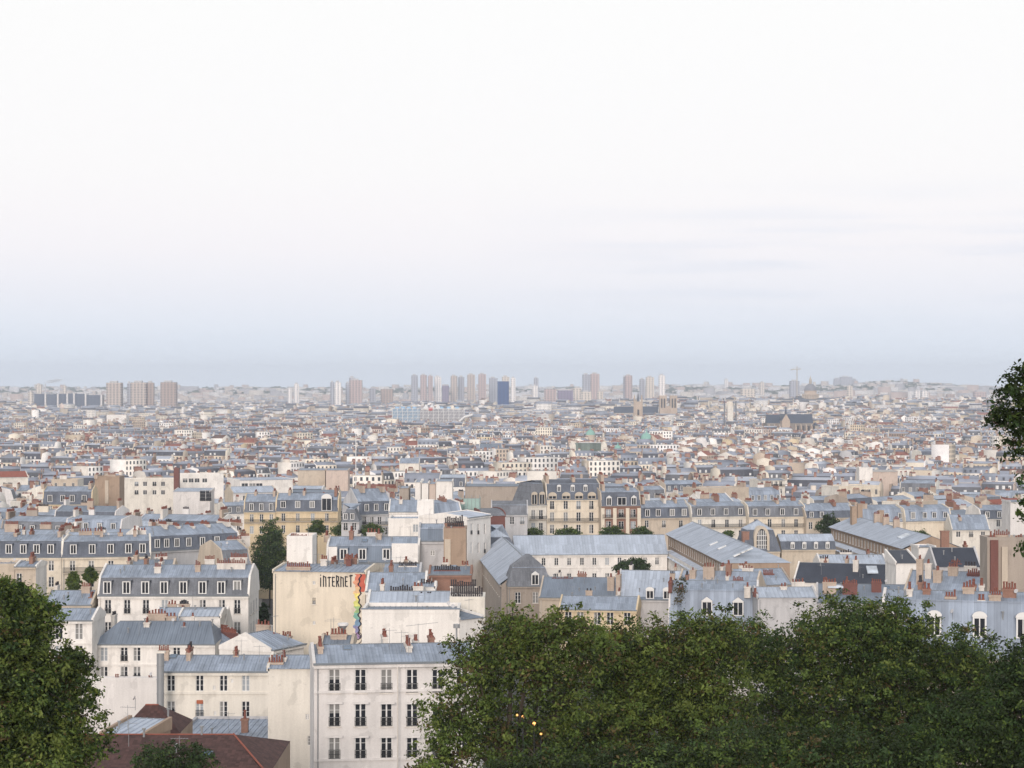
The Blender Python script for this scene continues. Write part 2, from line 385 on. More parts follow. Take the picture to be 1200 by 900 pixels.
    # dormers on the steep face
    for d in dorms:
        u, zb, w, h = d[:4]; kd = d[4] if len(d) > 4 else dkind
        v = np.interp(zb, [prof[0][1], prof[1][1]], [prof[0][0], prof[1][0]])
        vt = np.interp(zb+h+.3, [q[1] for q in prof[:3]], [q[0] for q in prof[:3]])
        put('dormer', dormer_mesh(w, h, max(.8, float(vt-v)+.9), kd, prof[0][2] if 'tile' not in prof[0][2].name else R['zinc']), E, T(u, v-.12, zb), th)
    B = Block(); B.E, B.org, B.th, B.W, B.L, B.loc, B.T, B.prof, B.wall, B.roof = E, org, th, Wd, L, loc, T, prof, o_wall, o_roof
    c = [rot(th, u, v) for u, v in ((0, 0), (Wd, 0), (Wd, L), (0, L))]
    FOOT.append([(org[0]+x, org[1]+y) for x, y in c]); BLOCKS.append(B); return B

def u_of(A, th, px, v=0):
    """distance along a facade line (moved back by v) where photo column px crosses it"""
    dx, dy = math.cos(th), math.sin(th); ax, ay = A[0]-math.sin(th)*v, A[1]+math.cos(th)*v; k = (px-CX)/F
    return (ax-k*ay)/(k*dy-dx)
def bld(name, label, cat, xL, dL, xR, dR, eave, ridge=None, L=11, roof='gable', kink=None, wall='cream', rm='zinc', sm='slate', i1=1.3, cols=(), rows=(), ww=1.15, wh=2.05,
        dorm=(), dy=None, dw=1.2, dh=1.6, dkind='box', chim=(), base=None, hips=(0, 0), party=True, bands=(), balc=(), parent=None, group=None, near=None, wk=None, back=None, sidewins=(), extra=None, partym=None, small=(), cornice=True):
    A, Bp = P(xL, eave, dL), P(xR, eave, dR)
    th = math.atan2(Bp.y-A.y, Bp.x-A.x); Wd = math.hypot(Bp.x-A.x, Bp.y-A.y); ze = A.z
    near = (dL < 430) if near is None else near
    mid = dL+L/2
    m, s = R[rm], R[sm]; flat = False
    rz = (PZ(ridge, mid)-ze) if ridge is not None else 1.0
    if roof == 'gable': prof = [(-.35, -.05, m), (L/2, rz, m), (L+.3, -.05, m)]
    elif roof == 'mansard':
        h1 = PZ(kink, dL+i1)-ze; h2 = max(.5, rz-h1); prof = [(-.15, 0, s), (i1, h1, m), (L/2, h1+h2, m), (L-i1, h1, s), (L+.15, 0, s)]
    elif roof == 'shed': prof = [(-.3, -.03, m), (L, PZ(ridge, dL+L)-ze, m)]
    elif roof == 'barrel': prof = [(L/2-(L/2+.2)*math.cos(math.pi*k/8), rz*math.sin(math.pi*k/8), m) for k in range(9)]
    else: prof = [(0, .02, m), (L, .03, m)]; flat = True
    gz = float(g(A.x, dL)) if base is None else base
    depth = max(2.0, ze-gz+1.5)
    if parent is None:
        E = empty(name, (A.x, A.y, gz)); tag(E, label, cat, group)
    else: E = parent
    dfac = lambda u: A.y+math.sin(th)*u
    cu = [u_of(A, th, c) for c in cols]
    wins = []
    for r in rows:
        for u in cu:
            if u-ww/2 < .1 or u+ww/2 > Wd-.1: continue
            zc = PZ(r, dfac(u))-ze
            if th < .08: zc = PZ(r, dL)-ze
            if -wh/2-.05 < zc or zc-wh/2 < -depth: continue
            wins.append((u, zc-wh/2, ww, wh))
    for c, r, w_, h_ in small:
        u = u_of(A, th, c); wins.append((u, PZ(r, dfac(u))-ze-h_/2, w_, h_))
    dl = []
    for d in dorm:
        px, w_, h_, k_ = (d, dw, dh, dkind) if not isinstance(d, tuple) else d
        u = u_of(A, th, px, .6)
        zc = PZ(dy, dL+.6)-ze-h_/2
        dl.append((u, max(.15, zc), w_, h_, k_))
    if cu and isinstance(balc, tuple): balc = tuple(PZ(q, dL)-ze for q in balc)
    bands = tuple(PZ(q, dL)-ze for q in bands)
    B = block(E, (A.x, A.y, ze), th, Wd, L, depth, prof, W[wall], m, wins, wk, hips, party, cornice, bands, balc, dl, near=near, sidewins=sidewins, flat=flat, partym=W[partym] if partym else None)
    for c in chim:
        px, v, wu, lv, top, n = c[:6]; cm = c[6] if len(c) > 6 else STACK; pm = c[7] if len(c) > 7 else POT; ph = c[8] if len(c) > 8 else .6
        u = u_of(A, th, px, v); zt = PZ(top, A.y+v*math.cos(th)+math.sin(th)*u)-ze
        if not flat:
            zb = float(np.interp(v, [q[0] for q in prof], [q[1] for q in prof]))-.6
        else: zb = -.3
        zb = min(zb, zt-.5)
        chimney(E, (A.x, A.y, ze), th, u, v, wu, lv, zb, zt, n, cm, pm, sub=near, poth=ph)
    B.ze = ze; B.near = near; B.E = E
    return B
# ------------------------------------------------------------------ the setting: ground, street
def grid_ground():
    ys = np.concatenate([np.linspace(-250, 0, 5), np.linspace(30, 700, 30), np.geomspace(740, 14200, 70)])
    xs = np.linspace(-1, 1, 61)
    YY, XX = np.meshgrid(ys, xs, indexing='ij'); XX = XX*(.42*np.abs(YY)+350)
    ZZ = g(XX, np.maximum(YY, 0)); v = np.stack([XX, YY, ZZ], -1).reshape(-1, 3)
    n, m = len(ys), len(xs); f = [(i*m+j, i*m+j+1, (i+1)*m+j+1, (i+1)*m+j) for i in range(n-1) for j in range(m-1)]
    me = bpy.data.meshes.new('ground'); me.from_pydata(v.tolist(), [], f); me.materials.append(mat('ground_cover', (.085, .085, .082), .95, .35, .05, grain=.2)); me.update()
    return tag(put('ground', me), 'grey paved ground of the city between the buildings', kind='structure')
grid_ground()
def street():
    A, Bq = Vector((P(309, 700, 300).x, 300)), Vector((P(318, 700, 600).x, 600))
    d = (Bq-A).normalized(); nrm = Vector((d.y, -d.x)); n = 40
    for nm, a, b_, dz, m, lab in (('road', -2.6, 2.6, .06, ASPH, 'narrow asphalt street running away between the white corner block and the painted wall'),
                             ('pavement', 2.6, 4.0, .18, PAVE, 'strip of pavement along the narrow street'), ('pavement', -4.0, -2.6, .18, PAVE, 'strip of pavement along the narrow street')):
        mb = MB()
        for i in range(n):
            q = []
            for s, o in ((i, a), (i, b_), (i+1, b_), (i+1, a)):
                p = A+(Bq-A)*s/n+nrm*o; q.append((p.x, p.y, float(g(p.x, p.y))+dz))
            mb.poly(q, m)
            if nm == 'pavement':
                o = a if a > 0 else b_
                p0 = A+(Bq-A)*i/n+nrm*o; p1 = A+(Bq-A)*(i+1)/n+nrm*o
                mb.poly([(p0.x, p0.y, float(g(p0.x, p0.y))), (p1.x, p1.y, float(g(p1.x, p1.y))), (p1.x, p1.y, float(g(p1.x, p1.y))+dz), (p0.x, p0.y, float(g(p0.x, p0.y))+dz)], PAVE)
        tag(mb.build(nm), lab, kind='structure')
    return A, d
street()

# ------------------------------------------------------------------ near buildings, one by one
AB = 'apartment building'
CH = lambda px, v, wu, lv, top, n, *a: (px, v, wu, lv, top, n)+a
def strip_box(parent, name, px0, px1, py0, py1, d, dep, m):
    """a box part seen between photo columns/rows at distance d"""
    a, c = P(px0, py1, d), P(px1, py0, d); mb = MB(); mb.box(0, c.x-a.x, 0, dep, 0, c.z-a.z, m)
    return mb.build(name, parent, (a.x-parent.location.x, d-parent.location.y, a.z-parent.location.z))

A_ = bld('apartment_building', 'white block with grey zinc roof and iron window rails beside the airy green tree', AB, 368, 195, 560, 197, 778, 756, 11, wall='white2', cols=(392, 422.5, 453, 483, 513, 541), rows=(798, 837.5, 876),
    ww=1.06, wh=2.2, wk='rail', bands=(811, 891), chim=[CH(375, 4, .5, 2.6, 756, 5), CH(478, 4.2, .55, 3.0, 755, 4, STACKW), CH(487, 7, .5, 1.4, 750, 3, STACKW)], small=())
for c in (392, 422.5, 453, 483, 513):   # moulded window heads
    for r in (824, 863.5):
        q = P(c, r, 195); mb = MB(); mb.box(-.75, .75, -.13, -.01, -.08, .1, W['white2']); mb.build('window_head', A_.E, (q.x-A_.E.location.x, q.y-A_.E.location.y, q.z-A_.E.location.z), A_.th)
mb = MB(); q = P(490, 752, 201); mb.tube((0, 0, 0), (0, 0, 1.75), .03, .02, METAL, 6); mb.tube((-1.2, 0, 1.5), (1.9, 0, 1.85), .02, .02, METAL, 5)
for i in range(7): mb.tube((-1.1+.42*i, -.3, 1.53+.047*i), (-1.1+.42*i, .3, 1.53+.047*i), .014, .014, METAL, 4)
mb.build('tv_antenna', A_.E, (q.x-A_.E.location.x, q.y-A_.E.location.y, q.z-A_.E.location.z))
# downpipe
mb = MB(); q = P(466, 781, 195); mb.tube((0, -.1, 0), (0, -.1, -9.5), .06, .06, STACKW, 6); mb.build('downpipe', A_.E, (q.x-A_.E.location.x, q.y-A_.E.location.y, q.z-A_.E.location.z))

B2 = bld('apartment_building', 'blank cream gable house with two small openings between the zinc roofed block and white block', AB, 314, 212, 370, 212, 783, 768, 8, wall='ivory', cornice=False, small=[(360, 840, .35, .6), (364, 868, .62, 1.0)],
    chim=[CH(323, 1.2, 1.5, .6, 776, 6), CH(333, 2.2, .5, .8, 770, 2, STACKW)])
B_ = bld('apartment_building', 'cream block with two window rows and pale zinc roof below the slate roofed house', AB, 186, 240, 316, 240, 787, 768, 10, wall='ivory', cols=(200.5, 234, 262, 288, 311), rows=(800.5, 831.5), ww=.92, wh=1.9,
    bands=(812,), small=[(251, 806, .32, .5), (272, 798, .28, .45), (252, 836, .32, .5)], chim=[CH(222, 4, .5, 1.8, 764, 3, STACK), CH(277, 5, .5, 1.2, 768, 2), CH(192, 3.5, 1.2, .7, 762, 5)])
q = P(234, 823.5, 239.9); mb = MB(); mb.box(-.36, .36, 0, .05, -.12, .3, mat('orange_blind', (.36, .11, .055), .8, .2, 2)); mb.build('orange_blind', B_.E, (q.x-B_.E.location.x, q.y-B_.E.location.y, q.z-B_.E.location.z))
q = P(188, 862, 236); mb = MB(); mb.tube((0, 0, 0), (0, 0, 9.3), .42, .42, METAL, 14)
for z in (1.5, 3.1, 4.7, 6.3, 7.9): mb.tube((0, 0, z), (0, 0, z+.08), .46, .46, METAL, 14)
mb.box(-.5, .5, -.1, .6, 9.3, 9.5, W['ivory']); mb.build('flue_duct', B_.E, (q.x-B_.E.location.x, q.y-B_.E.location.y, q.z-B_.E.location.z))
Z4 = bld('outbuilding', 'low pale zinc roof under the cream block with two rows of windows', 'outbuilding', 200, 212, 322, 212, 870, 843, 17, 'shed', wall='grey', rm='zinc', chim=[CH(287, 7, .7, .7, 842, 1, W['brick'], POT, .9)])
T5 = bld('tile_roofed_house', 'dark brown tiled hip roof with orange ridge tiles at the bottom of the view', 'house', 60, 160, 314, 160, 910, 861, 16, wall='brown', rm='tile', hips=(0, .46), cornice=False)
mb = MB()
a, c = T5.T(T5.W-3.7, 8, T5.prof[1][1]+.08), T5.T(T5.W+.2, -.2, 0)
mb.tube(a, c, .08, .08, R['redtile'], 6); mb.build('hip_tiles', T5.E)
T6 = bld('tile_roofed_house', 'dark tiled gable with orange edge behind the brown hip roof', 'house', 140, 190, 212, 190, 858, 826, 7, wall='brown', rm='tile', hips=(.5, .75), cornice=False)
T6b = bld('shed', 'bright sheet metal lean-to beside the dark tiled gable', 'shed', 118, 182, 166, 181, 861, 841, 6, 'shed', wall='brown', rm='zinclight', cornice=False)
bld('wall', 'blank white rendered wall with coping in front of the white house with slate roof', 'wall', 52, 256, 185, 256, 799, None, 1.2, 'flat', wall='white2', small=[(101, 819, .42, 1.0)], chim=[CH(137, .6, .5, .5, 797, 2), CH(176, .6, .5, .5, 797, 2)])

C2 = bld('white_house', 'white house with wide dark slate hip roof and paired tall windows', 'house', 106, 288, 252, 288, 755, 728, 11, rm='zincdark', hips=(.55, .25), wall='white', cols=(122, 145.5, 160.5, 207), rows=(766, 790), ww=1.0, wh=2.1, bands=(779,),
    chim=[CH(172.5, 4.5, .8, 1.2, 729, 4, STACKW), CH(216, 4.5, .55, .9, 734, 2, STACKW), CH(226, 6, .4, .5, 722, 1, STACKW)])
C1 = bld('white_house', 'small white house with grey zinc roof beside the leafy tree', 'house', 58, 284, 108, 284, 727, 713, 9, wall='white', cols=(69, 92.5), rows=(740, 766), ww=1.05, wh=2.2, bands=(754,), party=True)
C3 = bld('white_house', 'grey zinc lean-to roof with a dark skylight behind the slate roofed white house', 'house', 180, 302, 262, 302, 740, 712, 9, wall='white', chim=[CH(214, 5, .4, .4, 714, 1)])
a = P(199, 727, 305); mb = MB(); mb.box(-.65, .65, -.1, .12, -.4, .45, GLASS); mb.build('skylight', C3.E, (a.x-C3.E.location.x, a.y-C3.E.location.y, a.z-C3.E.location.z))
C3b = bld('white_house', 'plain white cube house top behind the slate roofed white house, near the slanted red pots', 'house', 210, 299, 258, 299, 722, 714, 7, wall='white', rm='zinclight', small=[(246, 731, .3, .9)], cornice=False)
C4 = bld('white_house', 'white end wall with slanted red chimney pots beside the narrow street', 'house', 254, 292, 290, 296, 757, 738, 9, wall='white', chim=[CH(268, 2, .6, 3.4, 741, 9, W['redbrick']), CH(262, 5, .6, 2.0, 736, 5, STACKW)], cornice=False)
D_ = bld('apartment_building', 'long white block with slate mansard and eight white dormers', AB, 115, 320, 291, 320, 698, 662, 13, 'mansard', 677, wall='white', sm='slategrey', i1=1.5, dorm=(126.5, 149, 171, 193, 215.5, 238, 260), dy=688, dw=1.25, dh=1.95, cols=(126.5, 149, 171, 193, 215.5, 237.5, 260, 278), rows=(711, 737),
    ww=1.0, wh=2.15, wk='rail', chim=[CH(185, 3.5, 1.0, .8, 664, 5, STACKW), CH(232, 4, .8, .8, 662, 3), CH(246, 7, 1.5, .9, 655, 7, STACKW), CH(271, 5, 4.4, .7, 660, 16, STACKW), CH(280, 8, 2.6, .7, 653, 11, STACKW)], partym='white',
    sidewins=[(1, 3.0, -3.2, 1.0, 1.9), (1, 6.5, -3.2, 1.0, 1.9), (1, 10, -3.2, 1.0, 1.9), (1, 3.0, -6.4, 1.0, 1.9), (1, 6.5, -6.4, 1.0, 1.9), (1, 10, -6.4, 1.0, 1.9), (1, 4, -9.6, 1.0, 1.9), (1, 9, -9.6, 1.0, 1.9)])
put('dormer', dormer_mesh(1.25, 1.95, 1.8, 'lite', R['slategrey']), D_.E, D_.T(u_of((D_.org[0], D_.org[1]), D_.th, 278, .6), .35, .35), D_.th)
C0 = bld('apartment_building', 'low zinc roofed house with brown chimney stack left of the long mansard block', AB, 52, 318, 107, 318, 709, 692, 9, wall='beige', rm='zinc', chim=[CH(101, 4, 1.3, 1.0, 687, 5, STACK), CH(108, 3, .7, 2.0, 699, 4, W['brick'])])
E0 = bld('apartment_building', 'cream box house with a white side wall and one tall window behind the leafy tree', AB, -18, 345, 17, 345, 664, None, 8, 'flat', wall='beige', rm='zinc')
E0b = bld('apartment_building', 'narrow cream house front with a tall window and white side wall', AB, 17.5, 343, 42, 343, 664, 658, 8, wall='beige', rm='zinc', cols=(22.5,), rows=(679,), ww=.9, wh=2.0, partym='white', chim=[CH(38, 3, .6, 2.2, 652, 5, W['brick'])])
E1 = bld('apartment_building', 'cream block with slate mansard and four dormers, left end of the mansard row', AB, -22, 385, 72, 385, 653, 627, 12, 'mansard', 634, wall='cream', sm='slate', dorm=(11, 28, 43.5, 60), dy=643, dw=1.2, dh=1.75, cols=(22, 41, 60), rows=(663, 682), ww=1.0, wh=1.9, partym='ivory',
    chim=[CH(72, 6, .6, 4, 622, 8), CH(20, 6, .6, 3, 624, 6)])
E2 = bld('apartment_building', 'cream block with slate mansard and balcony, right part of the mansard row', AB, 72.6, 385, 176, 388, 653, 628, 12, 'mansard', 635, wall='cream', sm='slate', dorm=(86, 108, 129.5, 150.5, 167), dy=643.5, dw=1.2, dh=1.8, cols=(85, 107, 130, 152), rows=(663, 682), ww=1.0, wh=1.9, balc=(671,), partym='ivory',
    chim=[CH(119, 6, .6, 3, 622, 6), CH(141, 6, .9, 2, 624, 5), CH(158, 6, .6, 3, 621, 6)])
E3 = bld('apartment_building', 'curving slate mansard block with six small dormers behind the long white block', AB, 176, 420, 282, 432, 646, 617, 12, 'mansard', 629, wall='grey', sm='slate', dorm=(183, 194, 206, 220, 236, 253), dy=637, dw=1.15, dh=1.8, partym='white',
    chim=[CH(190, 6, .6, 4, 614, 8, STACKW), CH(205, 6, .6, 4, 616, 8, STACKW), CH(222, 6, .6, 4, 616, 7, STACKW), CH(240, 6, .6, 4, 614, 8, STACKW), CH(262, 6, .6, 5, 611, 9, STACKW), CH(276, 6, .6, 5, 612, 9)])
E4 = bld('apartment_building', 'cluttered grey roof with many red chimney pots at the corner of the narrow street', AB, 262, 395, 294, 398, 664, 634, 12, 'mansard', 645, wall='beige', sm='slategrey',
    chim=[CH(268, 3, 2.6, .7, 645, 9), CH(280, 5, 2.6, .7, 640, 9, STACKW), CH(274, 8, 3, .8, 632, 10, STACKW), CH(287, 9, 1.8, .8, 628, 8, STACKW)])
E5 = bld('apartment_building', 'low zinc roof crowded with stacks right behind the long white mansard block', AB, 150, 345, 200, 345, 676, 656, 9, rm='zincdark', wall='beige', chim=[CH(160, 5, .6, 2, 650, 5), CH(192, 5, 1.2, .8, 652, 5, STACKW)])

G_ = bld('apartment_building', 'blank cream gable wall with painted INTERNET lettering and a rainbow mural', AB, 320, 292, 428, 290, 669, 661, 12, wall='cream', rm='zinc', cornice=False, small=[(368, 683, .42, .5), (368, 706, .42, .5), (368, 730, .42, .5)], party=True,
    chim=[CH(350, 1.0, 3.4, .7, 664, 12, STACK), CH(380, 5, .9, .9, 655, 3, STACKW), CH(409, 5, .7, .7, 655, 2, W['redbrick'])])
def lettering():
    L5 = {'I': [[(0, 0), (0, .72)], [(-.05, .95), (.05, .95)]], 'N': [[(0, 0), (0, 1)], [(0, .95), (.5, .88), (.55, 0)]], 'T': [[(.28, 0), (.28, 1)], [(0, .93), (.6, .97)]],
          'E': [[(.5, .03), (.02, .06), (0, .95), (.5, .93)], [(0, .5), (.42, .5)]], 'R': [[(0, 0), (0, 1)], [(0, .95), (.48, .9), (.48, .5), (0, .48)], [(.2, .48), (.55, 0)]]}
    mb = MB(); u = .1; m = mat('black_paint', (.03, .03, .035), .8, .2)
    for ch, wd, h in (('I', .2, 1.62), ('N', .6, 1.45), ('T', .6, 1.3), ('E', .52, 1.35), ('R', .55, 1.5), ('N', .6, 1.35), ('E', .52, 1.45), ('T', .6, 1.6)):
        for st in L5[ch]:
            for (x0, y0), (x1, y1) in zip(st, st[1:]):
                p, q_ = Vector((u+x0*wd*1.08, y0*h)), Vector((u+x1*wd*1.08, y1*h)); dd = (q_-p); ln = max(dd.length, .01); dd /= ln; nn = Vector((-dd.y, dd.x))*.085; p -= dd*.07; q_ += dd*.07
                mb.poly([(v.x, -.012, v.y) for v in (p-nn, q_-nn, q_+nn, p+nn)], m)
        u += wd*.62+.27
    u_ = u_of(G_.org, G_.th, 375); mb.build('painted_lettering', G_.E, G_.T(u_, -.02, PZ(687, 291)-G_.ze), G_.th)
lettering()
def mural():
    mb = MB(); cols = [(.66, .16, .08), (.72, .30, .16), (.78, .50, .25), (.80, .66, .16), (.66, .66, .16), (.30, .48, .18), (.16, .42, .34), (.16, .30, .46), (.20, .20, .40), (.30, .18, .36)]
    ms = [mat('mural_paint', tuple(.78*q+.06 for q in c), .85, .5, 1.6, grain=.3) for c in cols]; dk = mat('mural_outline', (.035, .03, .04), .85); rd = mat('mural_red', (.46, .11, .075), .85, .3, 1.5)
    H = 9.0; n = 40; wl = lambda t: .18*math.sin(t*37)+.13*math.sin(t*83); wr = lambda t: .86+.13*math.sin(t*26+1)+.13*math.sin(t*67)
    for i in range(n):
        t0, t1 = i/n, (i+1)/n; z0, z1 = -t0*H, -t1*H; m = ms[min(9, int(t0*10))]
        mb.poly([(wl(t0), 0, z0), (wl(t1), 0, z1), (wr(t1)-.25, 0, z1), (wr(t0)-.25, 0, z0)], m)
        mb.poly([(wr(t0)-.25, 0, z0), (wr(t1)-.25, 0, z1), (wr(t1)-.02, 0, z1), (wr(t0)-.02, 0, z0)], dk)
        if i < 11: mb.poly([(wr(t0)-.02, 0, z0), (wr(t1)-.02, 0, z1), (1.5+.1*math.sin(t1*40), 0, z1), (1.5+.1*math.sin(t0*40), 0, z0)], rd)
    for k in range(26):   # curl at the foot
        a0, a1 = k*.36, (k+1)*.36; r0, r1 = .95-.03*k, .95-.03*(k+1)
        f = lambda a, r: (.55+r*.7*math.sin(a), -.006, -H-.35-r*math.cos(a)+.6)
        mb.poly([f(a0, r0), f(a1, r1), f(a1, r1-.13), f(a0, r0-.13)], dk)
    u_ = u_of(G_.org, G_.th, 415.5); mb.build('rainbow_mural', G_.E, G_.T(u_, -.03, PZ(672, 291)-G_.ze), G_.th)
mural()
G2 = bld('apartment_building', 'tall white chimney gable with red tile coping above the painted lettering wall', AB, 336, 306, 366, 306, 632, None, 7, 'flat', wall='white', rm='redtile', chim=[CH(348, 2, 3.0, .7, 631, 10, W['redbrick'])])
G3 = bld('apartment_building', 'grey zinc mansard with white gable ends behind the painted lettering wall', AB, 383, 314, 490, 314, 659, 629, 11, 'mansard', 640, wall='white', sm='zincdark', dorm=(403, 425, 453), dy=649, dw=1.2, dh=1.7, partym='white',
    chim=[CH(383, 5, .7, 2.4, 627, 5), CH(412, 5, .6, 2, 622, 4, W['brick']), CH(444, 5, .9, 2, 625, 5)])
strip_box(G3.E, 'white_gable', 459, 490, 637, 659, 312.5, .5, W['white']); strip_box(G3.E, 'white_gable', 385, 395, 641, 657, 312.6, .5, W['white'])
G4 = bld('apartment_building', 'low grey zinc roof strip with dark pots behind the rainbow mural', AB, 366, 303, 492, 303, 672, 661, 8, rm='zinc', wall='grey', chim=[CH(478, 3, 2.6, .7, 663, 9, STACKW, POTD), CH(380, 3, .9, .8, 657, 3, STACKW)])
G5 = bld('apartment_building', 'slim grey rendered house with a steep zinc end by the brown chimney wall', AB, 491, 318, 520, 318, 634, 614, 9, 'mansard', 620, wall='grey', sm='zincdark', rm='zinc', small=[(507, 648, .7, .8)])
G6 = bld('apartment_building', 'brown chimney wall crowned by a row of black pots', AB, 520, 314, 546, 314, 623, None, 7, 'flat', wall='brown', rm='gravel', chim=[CH(534, 2, 2.6, .8, 617, 9, W['brick'], POTD, 1.0), CH(532, 4.5, 2.8, .8, 613, 9, W['brick'], POTD, 1.0)])
strip_box(G6.E, 'plaster_strip', 521, 528, 632, 668, 313.8, .3, W['beige'])
G7 = bld('apartment_building', 'red brick chimney block with white capped stack below the brown chimney wall', AB, 503, 288, 552, 288, 673, 664, 8, wall='brick', rm='zincdark', chim=[CH(524, 2, 3.6, .9, 668, 12, W['redbrick'], POTD), CH(522, 5, .8, .8, 659, 2, STACKW), CH(545, 5, 1, .9, 662, 3)])
H_ = bld('modern_building', 'low modern block with a big blank white wall and grey coping', 'building', 424, 250, 538, 250, 719, None, 8, 'flat', wall='white', rm='zincdark')
mb = MB(); mb.box(-.1, H_.W+.1, -.12, .42, .505, .62, R['zincdark']); mb.build('coping', H_.E, H_.loc, H_.th)
H1 = bld('modern_building', 'sloping end of the white walled modern block with grey roof edge', 'building', 538.5, 250, 566, 253, 726, 717, 8, wall='white', rm='zincdark', cornice=False, chim=[CH(552, 3, .7, .7, 722, 3, W['redbrick'], POTD)])
H2 = bld('apartment_building', 'pale zinc roofs in two steps with rows of black chimney pots behind the white wall', AB, 430, 262, 528, 262, 716, 693, 11, rm='zinclight', wall='white', chim=[CH(480, 1.2, 3.8, .6, 713, 13, STACKW, POTD), CH(503, 5, 2.3, .6, 705, 8, STACKW, POTD, 1.0), CH(476, 8, 4.2, .6, 692, 14, STACKW, POTD)])
H3 = bld('apartment_building', 'white chimney block with two long rows of black pots', AB, 527, 262, 568, 262, 704, None, 6, 'flat', wall='ivory', rm='zinc', chim=[CH(547, 1.2, 4.1, .7, 704, 15, STACKW, POTD, 1.0), CH(547, 4, 4.1, .7, 696, 15, STACKW, POTD, 1.0), CH(543, 5.4, 3.3, .5, 687, 12, STACKW, POTD, .7)])
H4 = bld('apartment_building', 'blue grey zinc roof with a dark roof light beside the rainbow mural', AB, 429, 276, 498, 276, 693, 671, 11, rm='zinc', wall='white', chim=[CH(432, 5, .6, 1.2, 690, 3, W['brick']), CH(500, 4, 1.0, 1.0, 682, 4, STACKW)])
H5 = bld('modern_building', 'small white rooftop hut among the black chimney pots', 'building', 490, 272, 510, 272, 687, 683, 4, wall='white', rm='zinc', cornice=False, chim=[CH(500, 1.5, 1.6, .5, 685, 5, STACKW, POTD)])
H6 = bld('apartment_building', 'small white house with zinc roof and red pots at the foot of the painted wall', AB, 318, 268, 356, 275, 762, 741, 8, rm='zinc', wall='white', hips=(0, .6), chim=[CH(324, 3, 1.6, .6, 747, 6, STACK), CH(336, 4.5, .6, 1.4, 745, 4)])
H7 = bld('apartment_building', 'beige stepped chimney house with a steel flue cowl in front of the painted wall', AB, 376, 222, 412, 222, 756, 745, 6, wall='beige', rm='zincdark', cornice=False, chim=[CH(397, 2, 1.7, .8, 743, 5, STACK), CH(382, 3, .6, .6, 747, 2)])
q = P(402, 741, 225); mb = MB(); mb.tube((0, 0, -.4), (0, 0, .35), .28, .28, METAL, 10); mb.tube((0, 0, .35), (0, 0, .75), .25, .56, METAL, 10); mb.tube((0, 0, .75), (0, 0, 1.0), .58, .58, FRAME, 12)
mb.build('flue_cowl', H7.E, (q.x-H7.E.location.x, q.y-H7.E.location.y, q.z-H7.E.location.z))
q = P(535, 741, 240); mb = MB(); mb.tube((0, 0, -3), (0, 0, .5), .1, .1, METAL, 6); mb.tube((0, 0, .5), (0, 0, .95), .38, .38, METAL, 10)
mb.build('roof_vent', H_.E, (q.x-H_.E.location.x, q.y-H_.E.location.y, q.z-H_.E.location.z))

# ------------------------------------------------------------------ middle row left of centre
J1 = bld('apartment_building', 'yellow ochre block with pale attic windows behind the tall round tree', AB, 286, 600, 323, 600, 600, 579, 11, 'mansard', 588, wall='yellow', sm='slategrey', dorm=(295, 306.5, 318), dy=594, dw=1.2, dh=2.1, cols=(295, 306.5, 318), rows=(607, 621), ww=1.1, wh=2.2, near=True, balc=(612.5,), chim=[CH(300, 6, .7, 3, 576, 5), CH(322, 6, .7, 4, 575, 6)])
J2 = bld('apartment_building', 'yellow ochre block with slate mansard and one large white pedimented dormer', AB, 323.5, 600, 396, 600, 599, 578, 11, 'mansard', 586, wall='yellow', sm='slate', dorm=((332, 1.5, 2.0, 'box'), (349, 1.5, 2.0, 'lite'), (366, 1.5, 2.0, 'lite'), (383, 2.9, 3.6, 'arch')), dy=591, cols=(332, 349, 366.5, 383), rows=(606, 620), ww=1.1, wh=2.2, near=True, balc=(611,),
    chim=[CH(340, 6, .7, 4, 574, 6), CH(357, 6, .7, 4, 575, 6), CH(394, 5, .8, 4, 572, 6, W['brick'])])
K1 = bld('apartment_building', 'dark corner house with domed slate roof and iron balconies', AB, 400, 560, 421, 560, 611, 590, 10, 'mansard', 597, wall='grey', sm='slategrey', dorm=(405, 413), dy=605, dw=1.1, dh=1.7, cols=(405, 415), rows=(617,), hips=(1, 1), near=True)
K2 = bld('apartment_building', 'grey stone block with steep black mansard roof and dark balconies', AB, 421, 575, 460, 580, 603, 573, 11, 'mansard', 588, wall='grey', sm='slate', dorm=(429, 440, 452), dy=595, dw=1.3, dh=2, cols=(427, 436, 445, 454), rows=(610, 622), balc=(616,), near=True, chim=[CH(422, 5, .7, 5, 569, 6), CH(446, 5, .8, 4, 570, 6), CH(460, 5, .8, 5, 572, 7)])
L_ = bld('modern_building', 'white modern low block with flat pale roofs and rooftop rooms', 'building', 455, 480, 547, 480, 610, None, 14, 'flat', wall='white', rm='zinclight', near=True, small=[(487, 619, 1.2, 1.8), (497, 619, 1.2, 1.8)])
L_b = bld('modern_building', 'white block end with two rows of narrow windows and zinc roof', 'building', 547.5, 470, 575, 482, 607, 601, 12, wall='white', rm='zinclight', cols=(552.5, 560.5, 568), rows=(620, 642), ww=1.0, wh=2.4, near=True)
L_c = bld('modern_building', 'white rooftop penthouse with two dark windows on the low modern block', 'building', 490, 487, 508, 487, 589, None, 5, 'flat', wall='white', rm='zinclight', cols=(496, 501.5), rows=(593,), ww=.8, wh=1.6, near=True, base=PZ(612, 487))
L_d = bld('apartment_building', 'white house with grey roofs left of the rooftop penthouse', 'building', 456, 496, 489, 496, 600, 586, 9, rm='zinc', wall='white', near=True, chim=[CH(470, 4, .8, 3, 585, 6, STACKW)])
